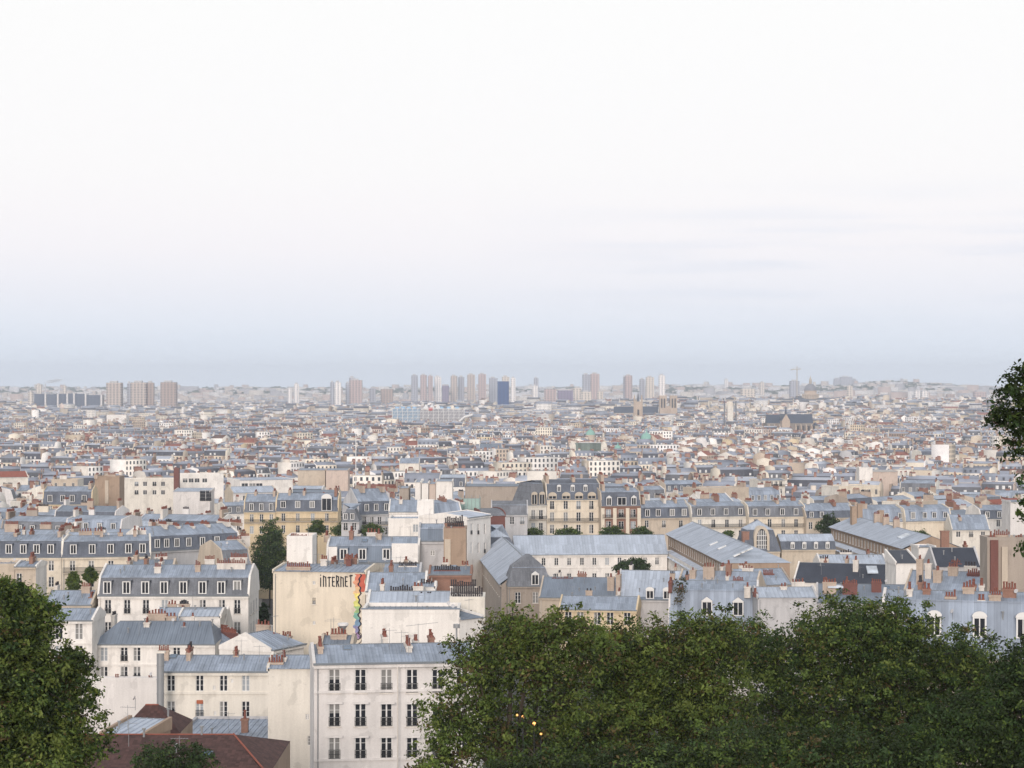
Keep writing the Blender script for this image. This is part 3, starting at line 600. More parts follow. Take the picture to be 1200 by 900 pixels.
L_e = bld('apartment_building', 'blue grey roof with chimneys right of the rooftop penthouse', 'building', 509, 496, 541, 500, 603, 587, 10, 'mansard', 590, sm='zinc', rm='zinc', wall='white', near=True, chim=[CH(518, 4, .8, 3, 584, 5, W['brick']), CH(538, 4, .8, 4, 588, 7, STACKW)])
for i, (x0, x1, yt, lab, wl) in enumerate(((468, 479, 571, 'cream gable with curved brown wall above the white low block', 'taupe'), (486.5, 493, 564, 'slim white gable above the rooftop penthouse', 'white'), (494, 502, 565, 'second white gable above the rooftop penthouse', 'white'), (503, 510.5, 566, 'pinkish gable between two white gables', 'pink'), (511, 530, 563, 'broad white gable right of the pinkish gable', 'white'))):
    bld('apartment_building', lab, AB, x0, 620, x1, 620, yt+1, yt-1, 10, 'shed', wall=wl, rm='zinc', cornice=False)
NET = mat('green_netting', (.30, .42, .39), .9, .2, .4, .2)
SC = empty('scaffold', P(539, 622, 510)); tag(SC, 'scaffolding wrapped in pale green netting', 'scaffold')
mb = MB(); w_ = 23/F*510; h_ = 38/F*510; mb.box(0, w_, 0, .12, 0, h_, NET); mb.box(-.12, 0, 0, 7, 0, h_, NET); mb.box(w_, w_+.12, 0, 7, 0, h_, NET); mb.build('netting', SC)
mb = MB()
for i in range(6):
    for y in (-.15, 1.0): mb.tube((w_*i/5, y, 0), (w_*i/5, y, h_+.8), .05, .05, METAL, 5)
for k in range(4): mb.tube((0, -.15, h_*k/3), (w_, -.15, h_*k/3), .04, .04, METAL, 5)
mb.build('poles', SC)
bld('apartment_building', 'dark red brick wall with a rounded grey roof beside the school', AB, 564, 505, 592, 507, 605, 596, 12, 'barrel', wall='redbrick', rm='slategrey', cornice=False, near=True)
bld('apartment_building', 'slate blue roofed hall with grey windows between green scaffold and ornate block', AB, 576, 560, 618, 560, 603, 587, 12, 'mansard', 592, wall='grey', sm='slategrey', rm='slategrey', cols=(588, 600, 612), rows=(610,), near=True)
bld('apartment_building', 'long brown blank party wall behind the slate blue hall', AB, 545, 640, 622, 640, 570, 567, 9, 'shed', wall='taupe', rm='zincdark', cornice=False, near=True, chim=[CH(613, 1, 1.4, .9, 567, 0, STACKW)])

# ------------------------------------------------------------------ the ornate row on the avenue
M1 = bld('ornate_building', 'ornate cream block with stone dormers, iron balcony and high slate roof', AB, 641, 590, 704, 592, 585.5, 562, 14, 'mansard', 567.5, wall='cream', sm='slate', rm='slate', i1=2.2, cols=(647, 663, 678, 693), rows=(591.5, 605.5, 620, 634), ww=1.25, wh=2.5, balc=(611.5,), bands=(598.5,), near=True,
    dorm=tuple((c, 2.3, 1.0, 'stone') for c in (647, 663, 678, 693)), dy=584, chim=[CH(640, 5, .9, 5, 557, 8), CH(671, 6, .9, 4, 559, 7, STACK), CH(704, 5, .9, 6, 556, 9)])
for c in (655, 671, 686):
    put('dormer', dormer_mesh(1.1, 1.5, 1.5, 'arch', R['slate']), M1.E, M1.T(u_of((M1.org[0], M1.org[1]), M1.th, c, 1.2), 1.05, 2.2), M1.th)
M1b = bld('ornate_building', 'round cornered ornate wing with steep slate pavilion roof and cream window bays', AB, 619, 588, 640.5, 590, 592, 563, 13, 'mansard', 567, wall='ivory', sm='slategrey', rm='slate', i1=1.8, hips=(1, .3), dorm=((625, 1.7, 2.9, 'stone'), (634, 1.7, 2.9, 'stone')), dy=586.5, cols=(625, 634), rows=(603, 618), ww=1.2, wh=2.6, balc=(609,), near=True)
M2 = bld('brick_building', 'red brick and stone block with slate mansard and three white dormers', AB, 705, 588, 750.5, 590, 593, 572, 12, 'mansard', 577, wall='brick', sm='slate', dorm=((713, 1.5, 2.2, 'ped'), (728, 2.6, 2.3, 'box'), (742, 1.5, 2.2, 'ped')), dy=588, cols=(713, 728, 742), rows=(601.5, 615.5, 629), ww=1.5, wh=2.2, balc=(607,), near=True, partym='beige',
    chim=[CH(705, 5, .8, 5, 567, 8), CH(734, 5, .8, 4, 570, 5), CH(750, 5, .8, 5, 569, 8)])
for c in (706.5, 720.5, 735.5, 749):
    a = P(c, 633, 587.6); mb = MB(); mb.box(-.5, .5, -.1, .2, 0, 9.0, W['cream']); mb.build('stone_pier', M2.E, (a.x-M2.E.location.x, a.y-M2.E.location.y, a.z-M2.E.location.z))
M3 = bld('apartment_building', 'low slate roofed block with two bright white dormers beside the brick and stone block', AB, 751, 590, 810, 594, 607, 587, 11, 'mansard', 595, wall='beige', sm='slate', dorm=((758, 1.4, 2, 'box'), (770.5, 1.4, 2, 'box'), (787, 1.5, 2, 'lite'), (801, 1.5, 2, 'lite')), dy=601, cols=(758, 778, 798), rows=(614,), near=True,
    chim=[CH(751, 5, .8, 5, 582, 8), CH(777, 5, .8, 3, 584, 5, STACKW), CH(790, 5, .6, 3, 585, 5)])
M4 = bld('apartment_building', 'cream block with long grey mansard and white floor band above the first school wing', AB, 811, 592, 877, 596, 605.5, 589, 11, 'mansard', 593.5, wall='ivory', sm='slategrey', dorm=(819, 834.5, 850, 867), dy=600, dw=1.3, dh=1.9, cols=(820, 836, 852, 868), rows=(613.5, 626), ww=1.15, wh=2.3, near=True, balc=(618.5,), chim=[CH(811, 5, .8, 5, 586, 8), CH(877, 5, .8, 5, 586, 8)])
M5 = bld('apartment_building', 'cream block with grey mansard and iron balcony behind the arched dormer pavilion', AB, 877.6, 593, 944, 596, 605.5, 588, 11, 'mansard', 593.5, wall='cream', sm='slategrey', dorm=(884, 899, 916, 932), dy=600, dw=1.3, dh=1.9, cols=(886, 902, 918, 933), rows=(613, 626), ww=1.15, wh=2.3, near=True, balc=(618,), chim=[CH(909, 5, .8, 4, 586, 6), CH(944, 5, .9, 5, 584, 8, STACKW)])
M6 = bld('apartment_building', 'grey zinc roofed block partly behind the dark street tree', AB, 945, 594, 1004, 598, 607, 590, 11, 'mansard', 599, wall='beige', sm='slate', dorm=(950, 962), dy=603, cols=(950, 964), rows=(616,), near=True, chim=[CH(975, 5, .8, 4, 588, 6, W['brick']), CH(999, 5, .8, 5, 588, 7)])
M7 = bld('apartment_building', 'grey zinc mansard with four square attic windows behind the curved school wing', AB, 1005, 596, 1061, 600, 612, 592, 11, 'mansard', 597, wall='ivory', sm='zinc', dorm=(1027, 1038, 1054), dy=605, dw=1.2, dh=1.6, near=True, chim=[CH(1011, 3, 1.4, 3, 590, 6, STACK), CH(1060, 5, .8, 5, 589, 7, W['brick'])])
M8 = bld('apartment_building', 'cream walled block with one curtained attic window and grey zinc mansard', AB, 1061.6, 598, 1115, 602, 611, 592, 11, 'mansard', 597, wall='cream', sm='zinc', dorm=((1069, 1.4, 2, 'lite'), 1083, 1094, 1107), dy=604, dw=1.3, dh=1.7, near=True, chim=[CH(1077, 5, .7, 4, 590, 5), CH(1114, 5, .8, 5, 588, 8, W['brick'])])  # first dormer carries a curtain-coloured panel in place of glass
M9 = bld('apartment_building', 'low zinc roof with cream wall and three little windows near the curved school wing', AB, 1116, 590, 1160, 590, 621, 603, 11, rm='zinc', wall='ivory', cols=(1123, 1138, 1152), rows=(626,), ww=1.2, wh=1.6, near=True, chim=[CH(1124, 4, .8, 3, 606, 5)])
M10 = bld('apartment_building', 'dark mansard with two white dormers at the right edge beside the hanging leaves', AB, 1150, 612, 1184, 614, 608, 592, 11, 'mansard', 598, wall='white', sm='slate', dorm=(1156, 1170), dy=603, dw=1.3, dh=1.8, near=True, cols=(1156, 1170), rows=(613,), chim=[CH(1146, 5, .8, 4, 590, 6)])
bld('apartment_building', 'pale blank gable end at the right edge above the brown chimney wall', AB, 1184, 575, 1215, 575, 588, 586, 10, 'shed', wall='white2', rm='zinc', near=True, cornice=False)

# ------------------------------------------------------------------ the school: wings round two courts
TH = .078
def school_wing(E, px, d, z, Wd, L, th, prof, wall, **k):
    o = P(px, 0, d); return block(E, (o.x, o.y, z), th, Wd, L, z-15, prof, W[wall], R['zinc'], **k)
zz, zl, sg = mat('school_zinc', (.31, .355, .42), .6, .2, .3, .12, panel=(.7, 2.6, .10)), R['zinclight'], R['slategrey']
SCH = empty('school_building', P(600, 700, 450)); tag(SCH, 'long school with pale zinc roofed wings round a courtyard and hip roofed pavilions', 'school')
hw = PZ(650, 492)
rows_ = []
o_b = P(604, 0, 491); uu = [u_of((o_b.x, o_b.y), TH, c) for c in (622, 637, 652, 667, 682, 696.5, 711.5, 726, 741, 756, 770)]
school_wing(SCH, 604, 491, hw, 178/F*495, 11, TH, [(-.5, 0, zl), (5.5, 4.2, zl), (11.3, 0, zl)], 'white', wins=[(u, -2.5, .95, 1.75) for u in uu]+[(u, -6.3, 1.0, 1.9) for u in uu], winkind='sill', bands=(-3.1,), party=False)
school_wing(SCH, 561, 489, hw, 73, 11, TH-math.pi/2, [(-.5, 0, zz), (5.5, 4.4, zz), (11.3, 0, zz)], 'taupe', wins=[(3+4*i, -2.9, 1.0, 1.9) for i in range(17)], winkind='sill', party=False)
school_wing(SCH, 562, 489.5, hw+1.2, 8.6, 12, TH, [(-.3, 0, R['slate']), (1.6, 2.9, zl), (6, 5.6, zl), (10.4, 2.9, R['slate']), (12.3, 0, R['slate'])], 'taupe', hips=(1, 1), party=False)
pv = school_wing(SCH, 595, 413, hw, 8.6, 9, TH, [(-.5, 0, sg), (1.3, 3.5, sg), (4.5, 6.0, sg), (7.7, 3.5, sg), (9.4, 0, sg)], 'taupe', hips=(.9, .9), party=False, dorms=[(5.4, .25, 1.5, 2.1, 'ped')], wins=[(2, -3.4, 1.1, 2.2), (5.5, -3.4, 1.1, 2.2)], winkind='sill')
hr = hw+3.6
o = P(783, 0, 510)
rw = block(SCH, (o.x, o.y, hr), TH-math.pi/2-.015, 86, 13, hr-15, [(-.8, 0, zz), (6, 3.0, zz), (13.4, 0, zz)], W['brown'], zz, wins=[(2.5+3.1*i, -2.6, 1.3, 1.8) for i in range(27)], winkind='sill', party=False, hips=(0, 1))
o2 = P(790, 0, 507); lo = PZ(657, 489)
block(SCH, (o2.x-3.0, o2.y-3, hr-3.4), TH-math.pi/2-.015, 76, 2.9, hr-18, [(-.4, -1.0, zl), (2.9, .2, zl)], W['white'], zl, wins=[(2+2.6*i, -3.6, .9, 1.5) for i in range(28)], winkind='sill', party=False, cornice=False)
for px, py in ((836, 638), (846, 642.5), (873, 655), (877, 656.5), (868, 662)):   # roof lights
    t = P(px, py, 440); mb = MB(); mb.box(-.7, .7, -.9, .9, -.12, .1, FRAME); mb.box(-.58, .58, -.78, .78, .1, .13, SKYL)
    best = None
    for s in np.linspace(2, 84, 300):
        for vq in (1.4, 2.6, 3.8, 4.8):
            x, y = rot(rw.th, s, vq); wx, wy, wz = o.x+x, o.y+y, hr+np.interp(vq, [-.8, 6], [0, 3.0])
            e_ = abs(wx/wy*F+CX-px)+abs(HY+(CZ-wz)/wy*F-py)
            if best is None or e_ < best[0]: best = (e_, wx, wy, wz)
    ob = mb.build('skylight', SCH, (best[1]-SCH.location.x, best[2]-SCH.location.y, best[3]+.12-SCH.location.z)); ob.rotation_euler = (math.atan2(3.0, 6.8), 0, rw.th)
SC2 = empty('school_building', P(893, 700, 470)); tag(SC2, 'school pavilion with domed slate roof and large arched dormer, with low dormered wing', 'school')
hp = PZ(646, 474)
cp = school_wing(SC2, 871, 474, hp, 8.4, 10, TH, [(-.4, 0, R['slate']), (1.5, 4.7, zl), (5, 6.8, zl), (8.5, 4.7, R['slate']), (10.4, 0, R['slate'])], 'stone', hips=(.9, .9), party=False, bands=(-1.6,), wins=[(2, -4.5, 1.3, 2), (4.2, -4.5, 1.3, 2), (6.4, -4.5, 1.3, 2)], winkind='sill')
mb = MB(); st = W['stone']; w_ = 1.75; k = 12
arc = [(-w_, 0), (-w_, 3.0)]+[(-w_*math.cos(math.pi*i/k), 3.0+2.6*math.sin(math.pi*i/k)) for i in range(1, k)]+[(w_, 3.0), (w_, 0)]
inn = [(x*.68, z*.86+.15) for x, z in arc]
for y0, y1 in ((0, 0),):
    for i in range(len(arc)-1): mb.poly([(arc[i][0], -.2, arc[i][1]), (arc[i+1][0], -.2, arc[i+1][1]), (inn[i+1][0], -.2, inn[i+1][1]), (inn[i][0], -.2, inn[i][1])], st)
for i in range(len(arc)-1):
    mb.poly([(arc[i][0], -.2, arc[i][1]), (arc[i][0], 2.6, arc[i][1]), (arc[i+1][0], 2.6, arc[i+1][1]), (arc[i+1][0], -.2, arc[i+1][1])], st)
    mb.poly([(inn[i][0], -.2, inn[i][1]), (inn[i+1][0], -.2, inn[i+1][1]), (inn[i+1][0], .1, inn[i+1][1]), (inn[i][0], .1, inn[i][1])], st)
mb.poly([(x, .05, z) for x, z in inn], GLASS)
for x in (-.8, -.4, 0, .4, .8): mb.box(x-.07, x+.07, -.05, .04, .2, 4.6, FRAME)
for z in (1.2, 2.3, 3.4): mb.box(-1.15, 1.15, -.04, .045, z, z+.12, FRAME)
ad = mb.build('arched_dormer', SC2, cp.T(4.2, -.15, .1), TH)
chimney(SC2, cp.org, TH, .75, 1.4, 1.5, 1.6, -.5, 4.4, 0, W['brick'])
ww_ = school_wing(SC2, 916, 477, hp+.2, 12.4, 8, TH, [(-.2, 0, R['slate']), (1.0, 1.7, zl), (4, 3.2, zl), (7, 1.7, R['slate']), (8.2, 0, R['slate'])], 'stone', party=False, dorms=[(2.5+2.7*i, .15, .9, 1.2, 'arch') for i in range(4)])
o = P(974, 0, 536); w3 = block(SC2, (o.x, o.y, hr), TH-math.pi/2-.01, 74, 13, hr-15, [(-.8, 0, zz), (6, 2.8, zz), (13.4, 0, zz)], W['brown'], zz, wins=[(2.5+3.1*i, -2.6, 1.3, 1.8) for i in range(23)], winkind='sill', party=False)
block(SC2, (o.x-3.0, o.y-4, hr-3.4), TH-math.pi/2-.01, 62, 2.9, hr-18, [(-.4, -1.0, zl), (2.9, .2, zl)], W['taupe'], zl, party=False, cornice=False)
a = w3.T(60, 3.4, 1.75); mb = MB(); mb.box(-1.7, 1.7, -1.2, 1.2, 0, .3, SKYL); ob = mb.build('skylight', SC2, a); ob.rotation_euler = (math.atan2(2.8, 6.8), 0, w3.th)
for (s, v, wu, lv, h, n) in ((6, 6, 1.2, 1.2, 6.2, 0), (12, 3, 2.2, 1.2, 6.0, 0), (16, 9, 1.4, 1.2, 5.2, 0), (24, 6, 1.0, 1.4, 4.8, 4), (33, 6, 1.0, 1.4, 4.6, 4), (43, 6, 1.0, 1.4, 4.6, 4)):
    chimney(SC2, w3.org, w3.th, s, v, wu, lv, 1, h, n, STACK if n else W['brown'])

# ------------------------------------------------------------------ roofs in front of the school
Q1 = bld('apartment_building', 'wide pale zinc roof with one brown skylight above the trees', AB, 722, 392, 796, 390, 702, 668, 15, 'mansard', 699, i1=.7, wall='grey', sm='zincdark', rm='zinclight', dorm=((762, 1.5, 1.6, 'arch'), (782, 1.5, 1.6, 'arch')), dy=711, chim=[CH(725, 2, .8, 2.5, 673, 4), CH(788, 5, .9, .9, 672, 3, STACK, POTD)], near=True)
q = P(757, 686, 398); mb = MB(); mb.box(-.75, .75, -1, 1, -.2, .15, W['brown']); mb.build('skylight', Q1.E, (q.x-Q1.E.location.x, q.y-Q1.E.location.y, q.z-Q1.E.location.z))
bld('apartment_building', 'ochre fronted house with blue grey zinc roof half hidden by the trees', AB, 655, 384, 746, 382, 714, 698, 10, wall='yellow', rm='zinc', cols=(666, 680, 700, 715, 735), rows=(724, 745), ww=1.25, wh=2.3)
bld('apartment_building', 'dark zinc roof with two broad brick chimney stacks of red pots beside the front pavilion', AB, 632, 402, 722, 400, 700, 676, 13, rm='zincdark', wall='beige', chim=[CH(658, 4, 4.0, 1.0, 687, 0, W['brick']), CH(659, 6, 4.2, 1.0, 680, 14, W['brick']), CH(691, 5, 3.0, 1.0, 688, 0, STACK), CH(691, 6.5, 3.0, 1.0, 681, 10, W['redbrick']), CH(716, 3, 1.3, 1.8, 676, 4, STACK)])
bld('apartment_building', 'zinc roof cluttered with brown stacks in front of the first school wing', AB, 792, 376, 884, 372, 693, 668, 12, rm='zinc', wall='beige', chim=[CH(812, 4, 1.1, 1.1, 668, 1, STACK), CH(831, 4, 2.0, 1.2, 664, 4, STACK), CH(854, 5, .9, 1.2, 661, 3, W['brick']), CH(865, 2, 1.8, .9, 680, 6, W['redbrick'])])
Q3 = bld('apartment_building', 'steep blue grey zinc mansard with two big white dormers behind the tree tops', AB, 784, 342, 887, 340, 736, 680, 12, 'mansard', 692, i1=1.6, wall='white2', sm='zinc', rm='zinc', dorm=((828.5, 1.75, 2.3, 'ped'), (865, 1.75, 2.3, 'ped')), dy=712, chim=[CH(786, 2.5, .6, 3.2, 681, 6, W['redbrick']), CH(798, 2, .9, .9, 690, 2, W['redbrick']), CH(876, 1.5, 1.0, 2.2, 687, 3, STACKW)])
Q4 = bld('apartment_building', 'plain violet grey wall below a white zinc roof strip', AB, 888, 334, 957, 334, 700, 688, 10, wall='grey', rm='zinclight', cornice=False, chim=[CH(918, 4, 1.0, 1.0, 687, 2, STACKW), CH(885, 2, .6, 1.6, 694, 3, W['redbrick'])])
Q5 = bld('apartment_building', 'flat grey zinc roofs with white roof lights above the tall dark tree', AB, 958, 340, 1064, 338, 706, 684, 13, rm='zincdark', wall='grey', chim=[CH(972, 3, 2.2, .6, 682, 5, STACK), CH(996, 3, 2.4, .8, 684, 7, W['redbrick']), CH(1027, 4, 1.6, .9, 682, 5, W['redbrick'])])
q = P(978, 689, 343); mb = MB(); mb.box(-1.25, 1.25, -1.2, 1.2, 0, .3, SKYL); mb.build('skylight', Q5.E, (q.x-Q5.E.location.x, q.y-Q5.E.location.y, q.z-Q5.E.location.z+.1))
P1 = bld('apartment_building', 'black slate roof with white gable end and a bright roof light', AB, 930, 396, 1052, 390, 682, 659, 12, wall='white', rm='slateblack', party=True, cornice=False, chim=[CH(1003, 4, .95, 1.2, 656, 3, STACKW), CH(1044, 4, 1.5, 1.4, 655, 2, STACKW)])
q = P(1022, 669, 395); mb = MB(); mb.box(-1.0, 1.0, -1.1, 1.1, -.1, .14, SKYL); ob = mb.build('skylight', P1.E, (q.x-P1.E.location.x, q.y-P1.E.location.y, q.z-P1.E.location.z+.2)); ob.rotation_euler = (math.radians(32), 0, 0)
bld('apartment_building', 'pale zinc roof strip directly behind the black slate roof', AB, 962, 412, 1040, 412, 662, 650, 10, wall='white', rm='zinclight', cornice=False)
bld('apartment_building', 'zinc roofs in steps left of the black slate roof', AB, 868, 392, 928, 394, 686, 667, 12, rm='zinc', wall='taupe', chim=[CH(900, 4, 2.0, 1.2, 672, 5, W['redbrick']), CH(880, 6, .9, 1.0, 668, 2, STACK)])
P3 = bld('white_house', 'white gabled house beside the white cube tower right of the black slate roof', 'house', 1050, 352, 1076, 352.3, 660, 645, 7, 'shed', wall='white', rm='slateblack', cornice=False)
P3b = bld('white_house', 'white square tower wall in front of the orange brick chimney', 'house', 1076.5, 366, 1096, 366, 641, 639, 7, 'shed', wall='white', rm='zinc', cornice=False, chim=[CH(1107, 6, 1.4, 1.2, 622, 0, W['brick'])])
P4 = bld('apartment_building', 'dark slate roof between the white square tower and the brown chimney wall', AB, 1097, 352, 1149, 352, 664, 642, 10, wall='grey', rm='slateblack', cornice=False, chim=[CH(1120, 1, 1.6, 1.2, 660, 5, W['redbrick'])])
P5 = bld('apartment_building', 'low zinc roofs with red pots in front of the dark slate roof', AB, 1060, 310, 1150, 306, 692, 668, 12, wall='beige', rm='zinc', cornice=False, chim=[CH(1078, 2, .9, 1.0, 655, 3, STACK), CH(1099, 3, 1.2, 1.4, 668, 4, STACK), CH(1088, 4, .9, 1.0, 660, 2, STACKW), CH(1117, 5, 1.4, 1.0, 664, 4, STACK), CH(1141, 5, 1.8, .8, 672, 6, W['redbrick'])])
S_ = bld('apartment_building', 'tall brown rendered chimney wall with a dark red brick flue', AB, 1157, 282, 1215, 282, 634, None, 4.5, 'flat', wall='taupe', rm='gravel', chim=[CH(1163, 2, .9, .9, 629, 2, W['redbrick']), CH(1174, 3.4, 2.2, .8, 627, 8, STACK), CH(1198, 3, 2.0, .8, 632, 6, STACK)])
strip_box(S_.E, 'brick_flue', 1161, 1170, 633, 700, 281.5, .5, W['redbrick']); strip_box(S_.E, 'plaster_strip', 1174, 1181, 641, 700, 281.6, .4, W['beige'])
Rr = bld('apartment_building', 'long steep blue zinc mansard with white dormers and red pots above the right trees', AB, 1034, 216, 1240, 212, 768, 691, 11, 'mansard', 703, i1=2.2, wall='taupe', partym='white2', sm='zinc', rm='zinc', dorm=tuple((c, 1.38, 2.1, 'arch') for c in (1047, 1095, 1148, 1199)), dy=732, chim=[CH(1114, 3.2, 1.1, .9, 699, 4, STACK), CH(1166, 3, 1.2, 1.0, 697, 5, STACK), CH(1086, 4.5, .8, .8, 690, 2, W['brick']), CH(1135, 5, 1.2, .8, 688, 4, STACK), CH(1183, 4, 1.4, .7, 690, 5, W['brick']), CH(1066, 4, .6, 1.4, 690, 3, STACKW), CH(1150, 2.6, .7, .7, 703, 2, STACKW)])

# ------------------------------------------------------------------ clutter on the near roofs: vents, roof lights, aerials
def clutter():
    vent = MB(); vent.tube((0, 0, -.3), (0, 0, .55), .09, .09, METAL, 7); vent.tube((0, 0, .55), (0, 0, .68), .16, .16, METAL, 7); vm = vent.mesh('roof_vent')
    sl = MB(); sl.box(-.42, .42, -.6, .6, -.1, .08, GUTTER); sl.box(-.36, .36, -.54, .54, .081, .1, GLASSB); sm_ = sl.mesh('skylight')
    an = MB(); an.tube((0, 0, -.4), (0, 0, 2.0), .025, .02, METAL, 5); an.tube((-.7, 0, 1.8), (.7, 0, 1.8), .014, .014, METAL, 4)
    for i in range(6): an.tube((-.6+.24*i, -.28, 1.8), (-.6+.24*i, .28, 1.8), .01, .01, METAL, 4)
    am = an.mesh('tv_antenna')
    di = MB(); di.tube((0, 0, -.3), (0, 0, .8), .03, .03, METAL, 5); di.tube((0, -.03, .8), (0, -.12, .84), .06, .24, W['grey'], 12); dm = di.mesh('satellite_dish')
    r = random.Random(3)
    for B in BLOCKS:
        if B.org[1] > 440 or B.W < 3: continue
        vs = [q[0] for q in B.prof]; ws = [q[1] for q in B.prof]
        if B.W > 5 and len(B.prof) > 2:
            pp = MB(); pp.tube((.35, -.1, -.4), (.35, -.1, -14), .055, .055, r.choice([METAL, STACKW, GUTTER]), 6, False); put('downpipe', pp.mesh('downpipe'), B.E, B.loc, B.th)
        for k in range(int(1+B.W/3.2)):
            u = r.uniform(.6, B.W-.6); v = r.uniform(.12, .5)*B.L; w = float(np.interp(v, vs, ws)); sl_ = float(np.interp(v+.2, vs, ws))-w
            c = r.random(); me, nm = (vm, 'roof_vent') if c < .45 else (sm_, 'skylight') if c < .60 else (am, 'tv_antenna') if c < .93 else (dm, 'satellite_dish')
            o = put(nm, me, B.E, B.T(u, v, w+.06), B.th)
            if nm == 'satellite_dish': o.rotation_euler = (0, 0, r.uniform(-2, 2))
            if nm == 'skylight': o.rotation_euler = (math.atan2(sl_, .2), 0, B.th)
clutter()
def back_stacks():
    r = random.Random(11)
    for B in list(BLOCKS):
        if B.org[1] > 440 or B.W < 6 or len(B.prof) not in (3, 5) or 'brown_tiles' in B.prof[0][2].name or B.E.name.startswith('school'): continue
        zt = max(q[1] for q in B.prof)
        for k in range(1 if B.W < 10 else 2 if B.W < 16 else 3):
            u = r.uniform(.08, .92)*B.W; tr = r.random() < .45; lv = r.uniform(1.2, 2.6)
            chimney(B.E, B.org, B.th, u, B.L*.66, lv if tr else .5, .5 if tr else lv, zt*.3, zt+r.uniform(.35, .9), int(lv*2.4), r.choice([STACK, STACKW, STACKW, W['brick']]), r.choice([POT, POT, POT, POTD]), sub=True, poth=.5)
back_stacks()
# ------------------------------------------------------------------ buildings of the middle distance that stand out
MID = dict(near=True)
bld('apartment_building', 'cream block with black mansard and four pale dormers beside the tall brown chimney walls', AB, 50, 660, 107, 660, 591, 570, 11, 'mansard', 576, wall='yellow', sm='slate', dorm=(59, 74, 85, 99), dy=584, dw=1.5, dh=2.2, cols=(59, 74, 85, 99), rows=(596.5, 608), ww=1.2, wh=2.2, chim=[CH(52, 5, .8, 5, 567, 8), CH(107, 5, .9, 5, 566, 8)], **MID)
S2 = bld('apartment_building', 'tall brown chimney walls standing between black mansard block and white modern block', AB, 111, 700, 140, 700, 560, None, 9, 'flat', wall='brown', rm='gravel', chim=[CH(114, 2, 1.2, 5, 556, 4), CH(131, 3, 2.6, 1, 556, 9)], **MID)
strip_box(S2.E, 'plaster_strip', 123, 127, 563, 590, 699.7, .4, W['beige'])
bld('modern_building', 'broad white modern block with small scattered windows left of the red brick chimney', 'building', 141, 860, 204, 862, 563, None, 14, 'flat', wall='ivory', rm='gravel', cols=(160, 170, 181, 191), rows=(567, 577), ww=1.6, wh=1.8, **MID)
RC = bld('brick_chimney', 'tall dark red brick chimney tower above the white modern blocks', 'chimney', 203.5, 850, 209.5, 850, 550, None, 3, 'flat', wall='redbrick', rm='gravel', **MID)
bld('modern_building', 'white modern block with a ribbon of dark windows right of the red brick chimney', 'building', 210, 875, 262, 880, 557, None, 12, 'flat', wall='white', rm='gravel', cols=(217, 224, 231, 240), rows=(563,), ww=2.0, wh=1.7, **MID)
bld('modern_building', 'white terrace building with large dark openings above the yellow ochre blocks', 'building', 281, 800, 343, 810, 563, 560, 14, 'shed', wall='white', rm='zinclight', cols=(287, 296, 304), rows=(570,), ww=2.6, wh=2.4, cornice=False, **MID)
bld('modern_building', 'low white shed and glass box in front of the red brick chimney', 'building', 203, 790, 246, 790, 576, 572, 12, 'shed', wall='white2', rm='zinclight', cornice=False, small=[(241, 581, 4.5, 4.0)], **MID)
bld('apartment_building', 'plain beige blank gable with cream end above the large white dormer', AB, 349, 960, 381, 960, 551, 549, 10, 'shed', wall='beige', rm='zinc', cornice=False, **MID)
bld('apartment_building', 'orange beige blank wall with cream edge above the dark corner house', AB, 382, 955, 408, 955, 551, 549, 10, 'shed', wall='pink', rm='zinc', cornice=False, **MID)
bld('hall', 'long low hall with dark red tiled roof at the left edge', 'hall', -30, 950, 33, 960, 560, 553, 12, wall='ivory', rm='redtile', **MID)
bld('apartment_building', 'tall white stepped gable above the pink and white gables', AB, 468, 1150, 491, 1150, 543, 537, 9, 'shed', wall='ivory', rm='zinc', cornice=False, **MID)
bld('apartment_building', 'big plain cream wall with dark roof near the middle of the city', AB, 562, 1700, 588, 1700, 527, 520, 16, wall='ivory', rm='zincdark', cornice=False, **MID)
bld('apartment_building', 'smaller white wall beside the big plain cream wall', AB, 590, 1680, 603, 1680, 533, 529, 14, wall='white', rm='gravel', cornice=False, **MID)
bld('apartment_building', 'orange painted wall next to the smaller white wall', AB, 604, 1500, 614, 1500, 541, 538, 14, wall='pink', rm='zincdark', cornice=False, **MID)
bld('apartment_building', 'white slanted roof hall right of the rounded gable store', AB, 733, 1560, 755, 1560, 547, 536, 24, 'shed', wall='white', rm='zinclight', cornice=False, **MID)
bld('apartment_building', 'orange brown wall just above the white slanted roof hall', AB, 733, 1640, 747, 1640, 523, 520, 12, wall='pink', rm='zinc', cornice=False, **MID)
bld('apartment_building', 'cream block with black iron balconies standing above the zinc roofs', AB, 889, 900, 920, 903, 563, 561, 11, wall='ivory', rm='zinc', cols=(893, 898.5, 904, 909.5, 915), rows=(567, 575.5), ww=1.3, wh=2.2, balc=(570,), chim=[CH(890, 4, .9, 4, 557, 7), CH(919, 4, .9, 4, 557, 7)], **MID)
WT = bld('modern_building', 'square white tower block rising from the roofs on the right', 'tower', 1007, 1000, 1022.5, 1000, 549, None, 9, 'flat', wall='white', rm='gravel', **MID)
strip_box(WT.E, 'plant_room', 1011, 1017, 543, 549, 1003, 4, W['grey'])
bld('apartment_building', 'wide beige block right of the square white tower block', AB, 1023, 1010, 1052, 1012, 553, 551, 12, wall='pink', rm='gravel', cornice=False, **MID)
for px, w_, nm in ((956, 4, 'first'), (961.5, 4, 'second'), (979, 3.5, 'third')):
    bld('apartment_building', f'white chimney gable, the {nm} of three slim ones above the roofs from the left', AB, px-w_/2, 1400, px+w_/2, 1400, 538, 537, 8, 'shed', wall='white', rm='zinc', cornice=False, group='slim white gables', **MID)
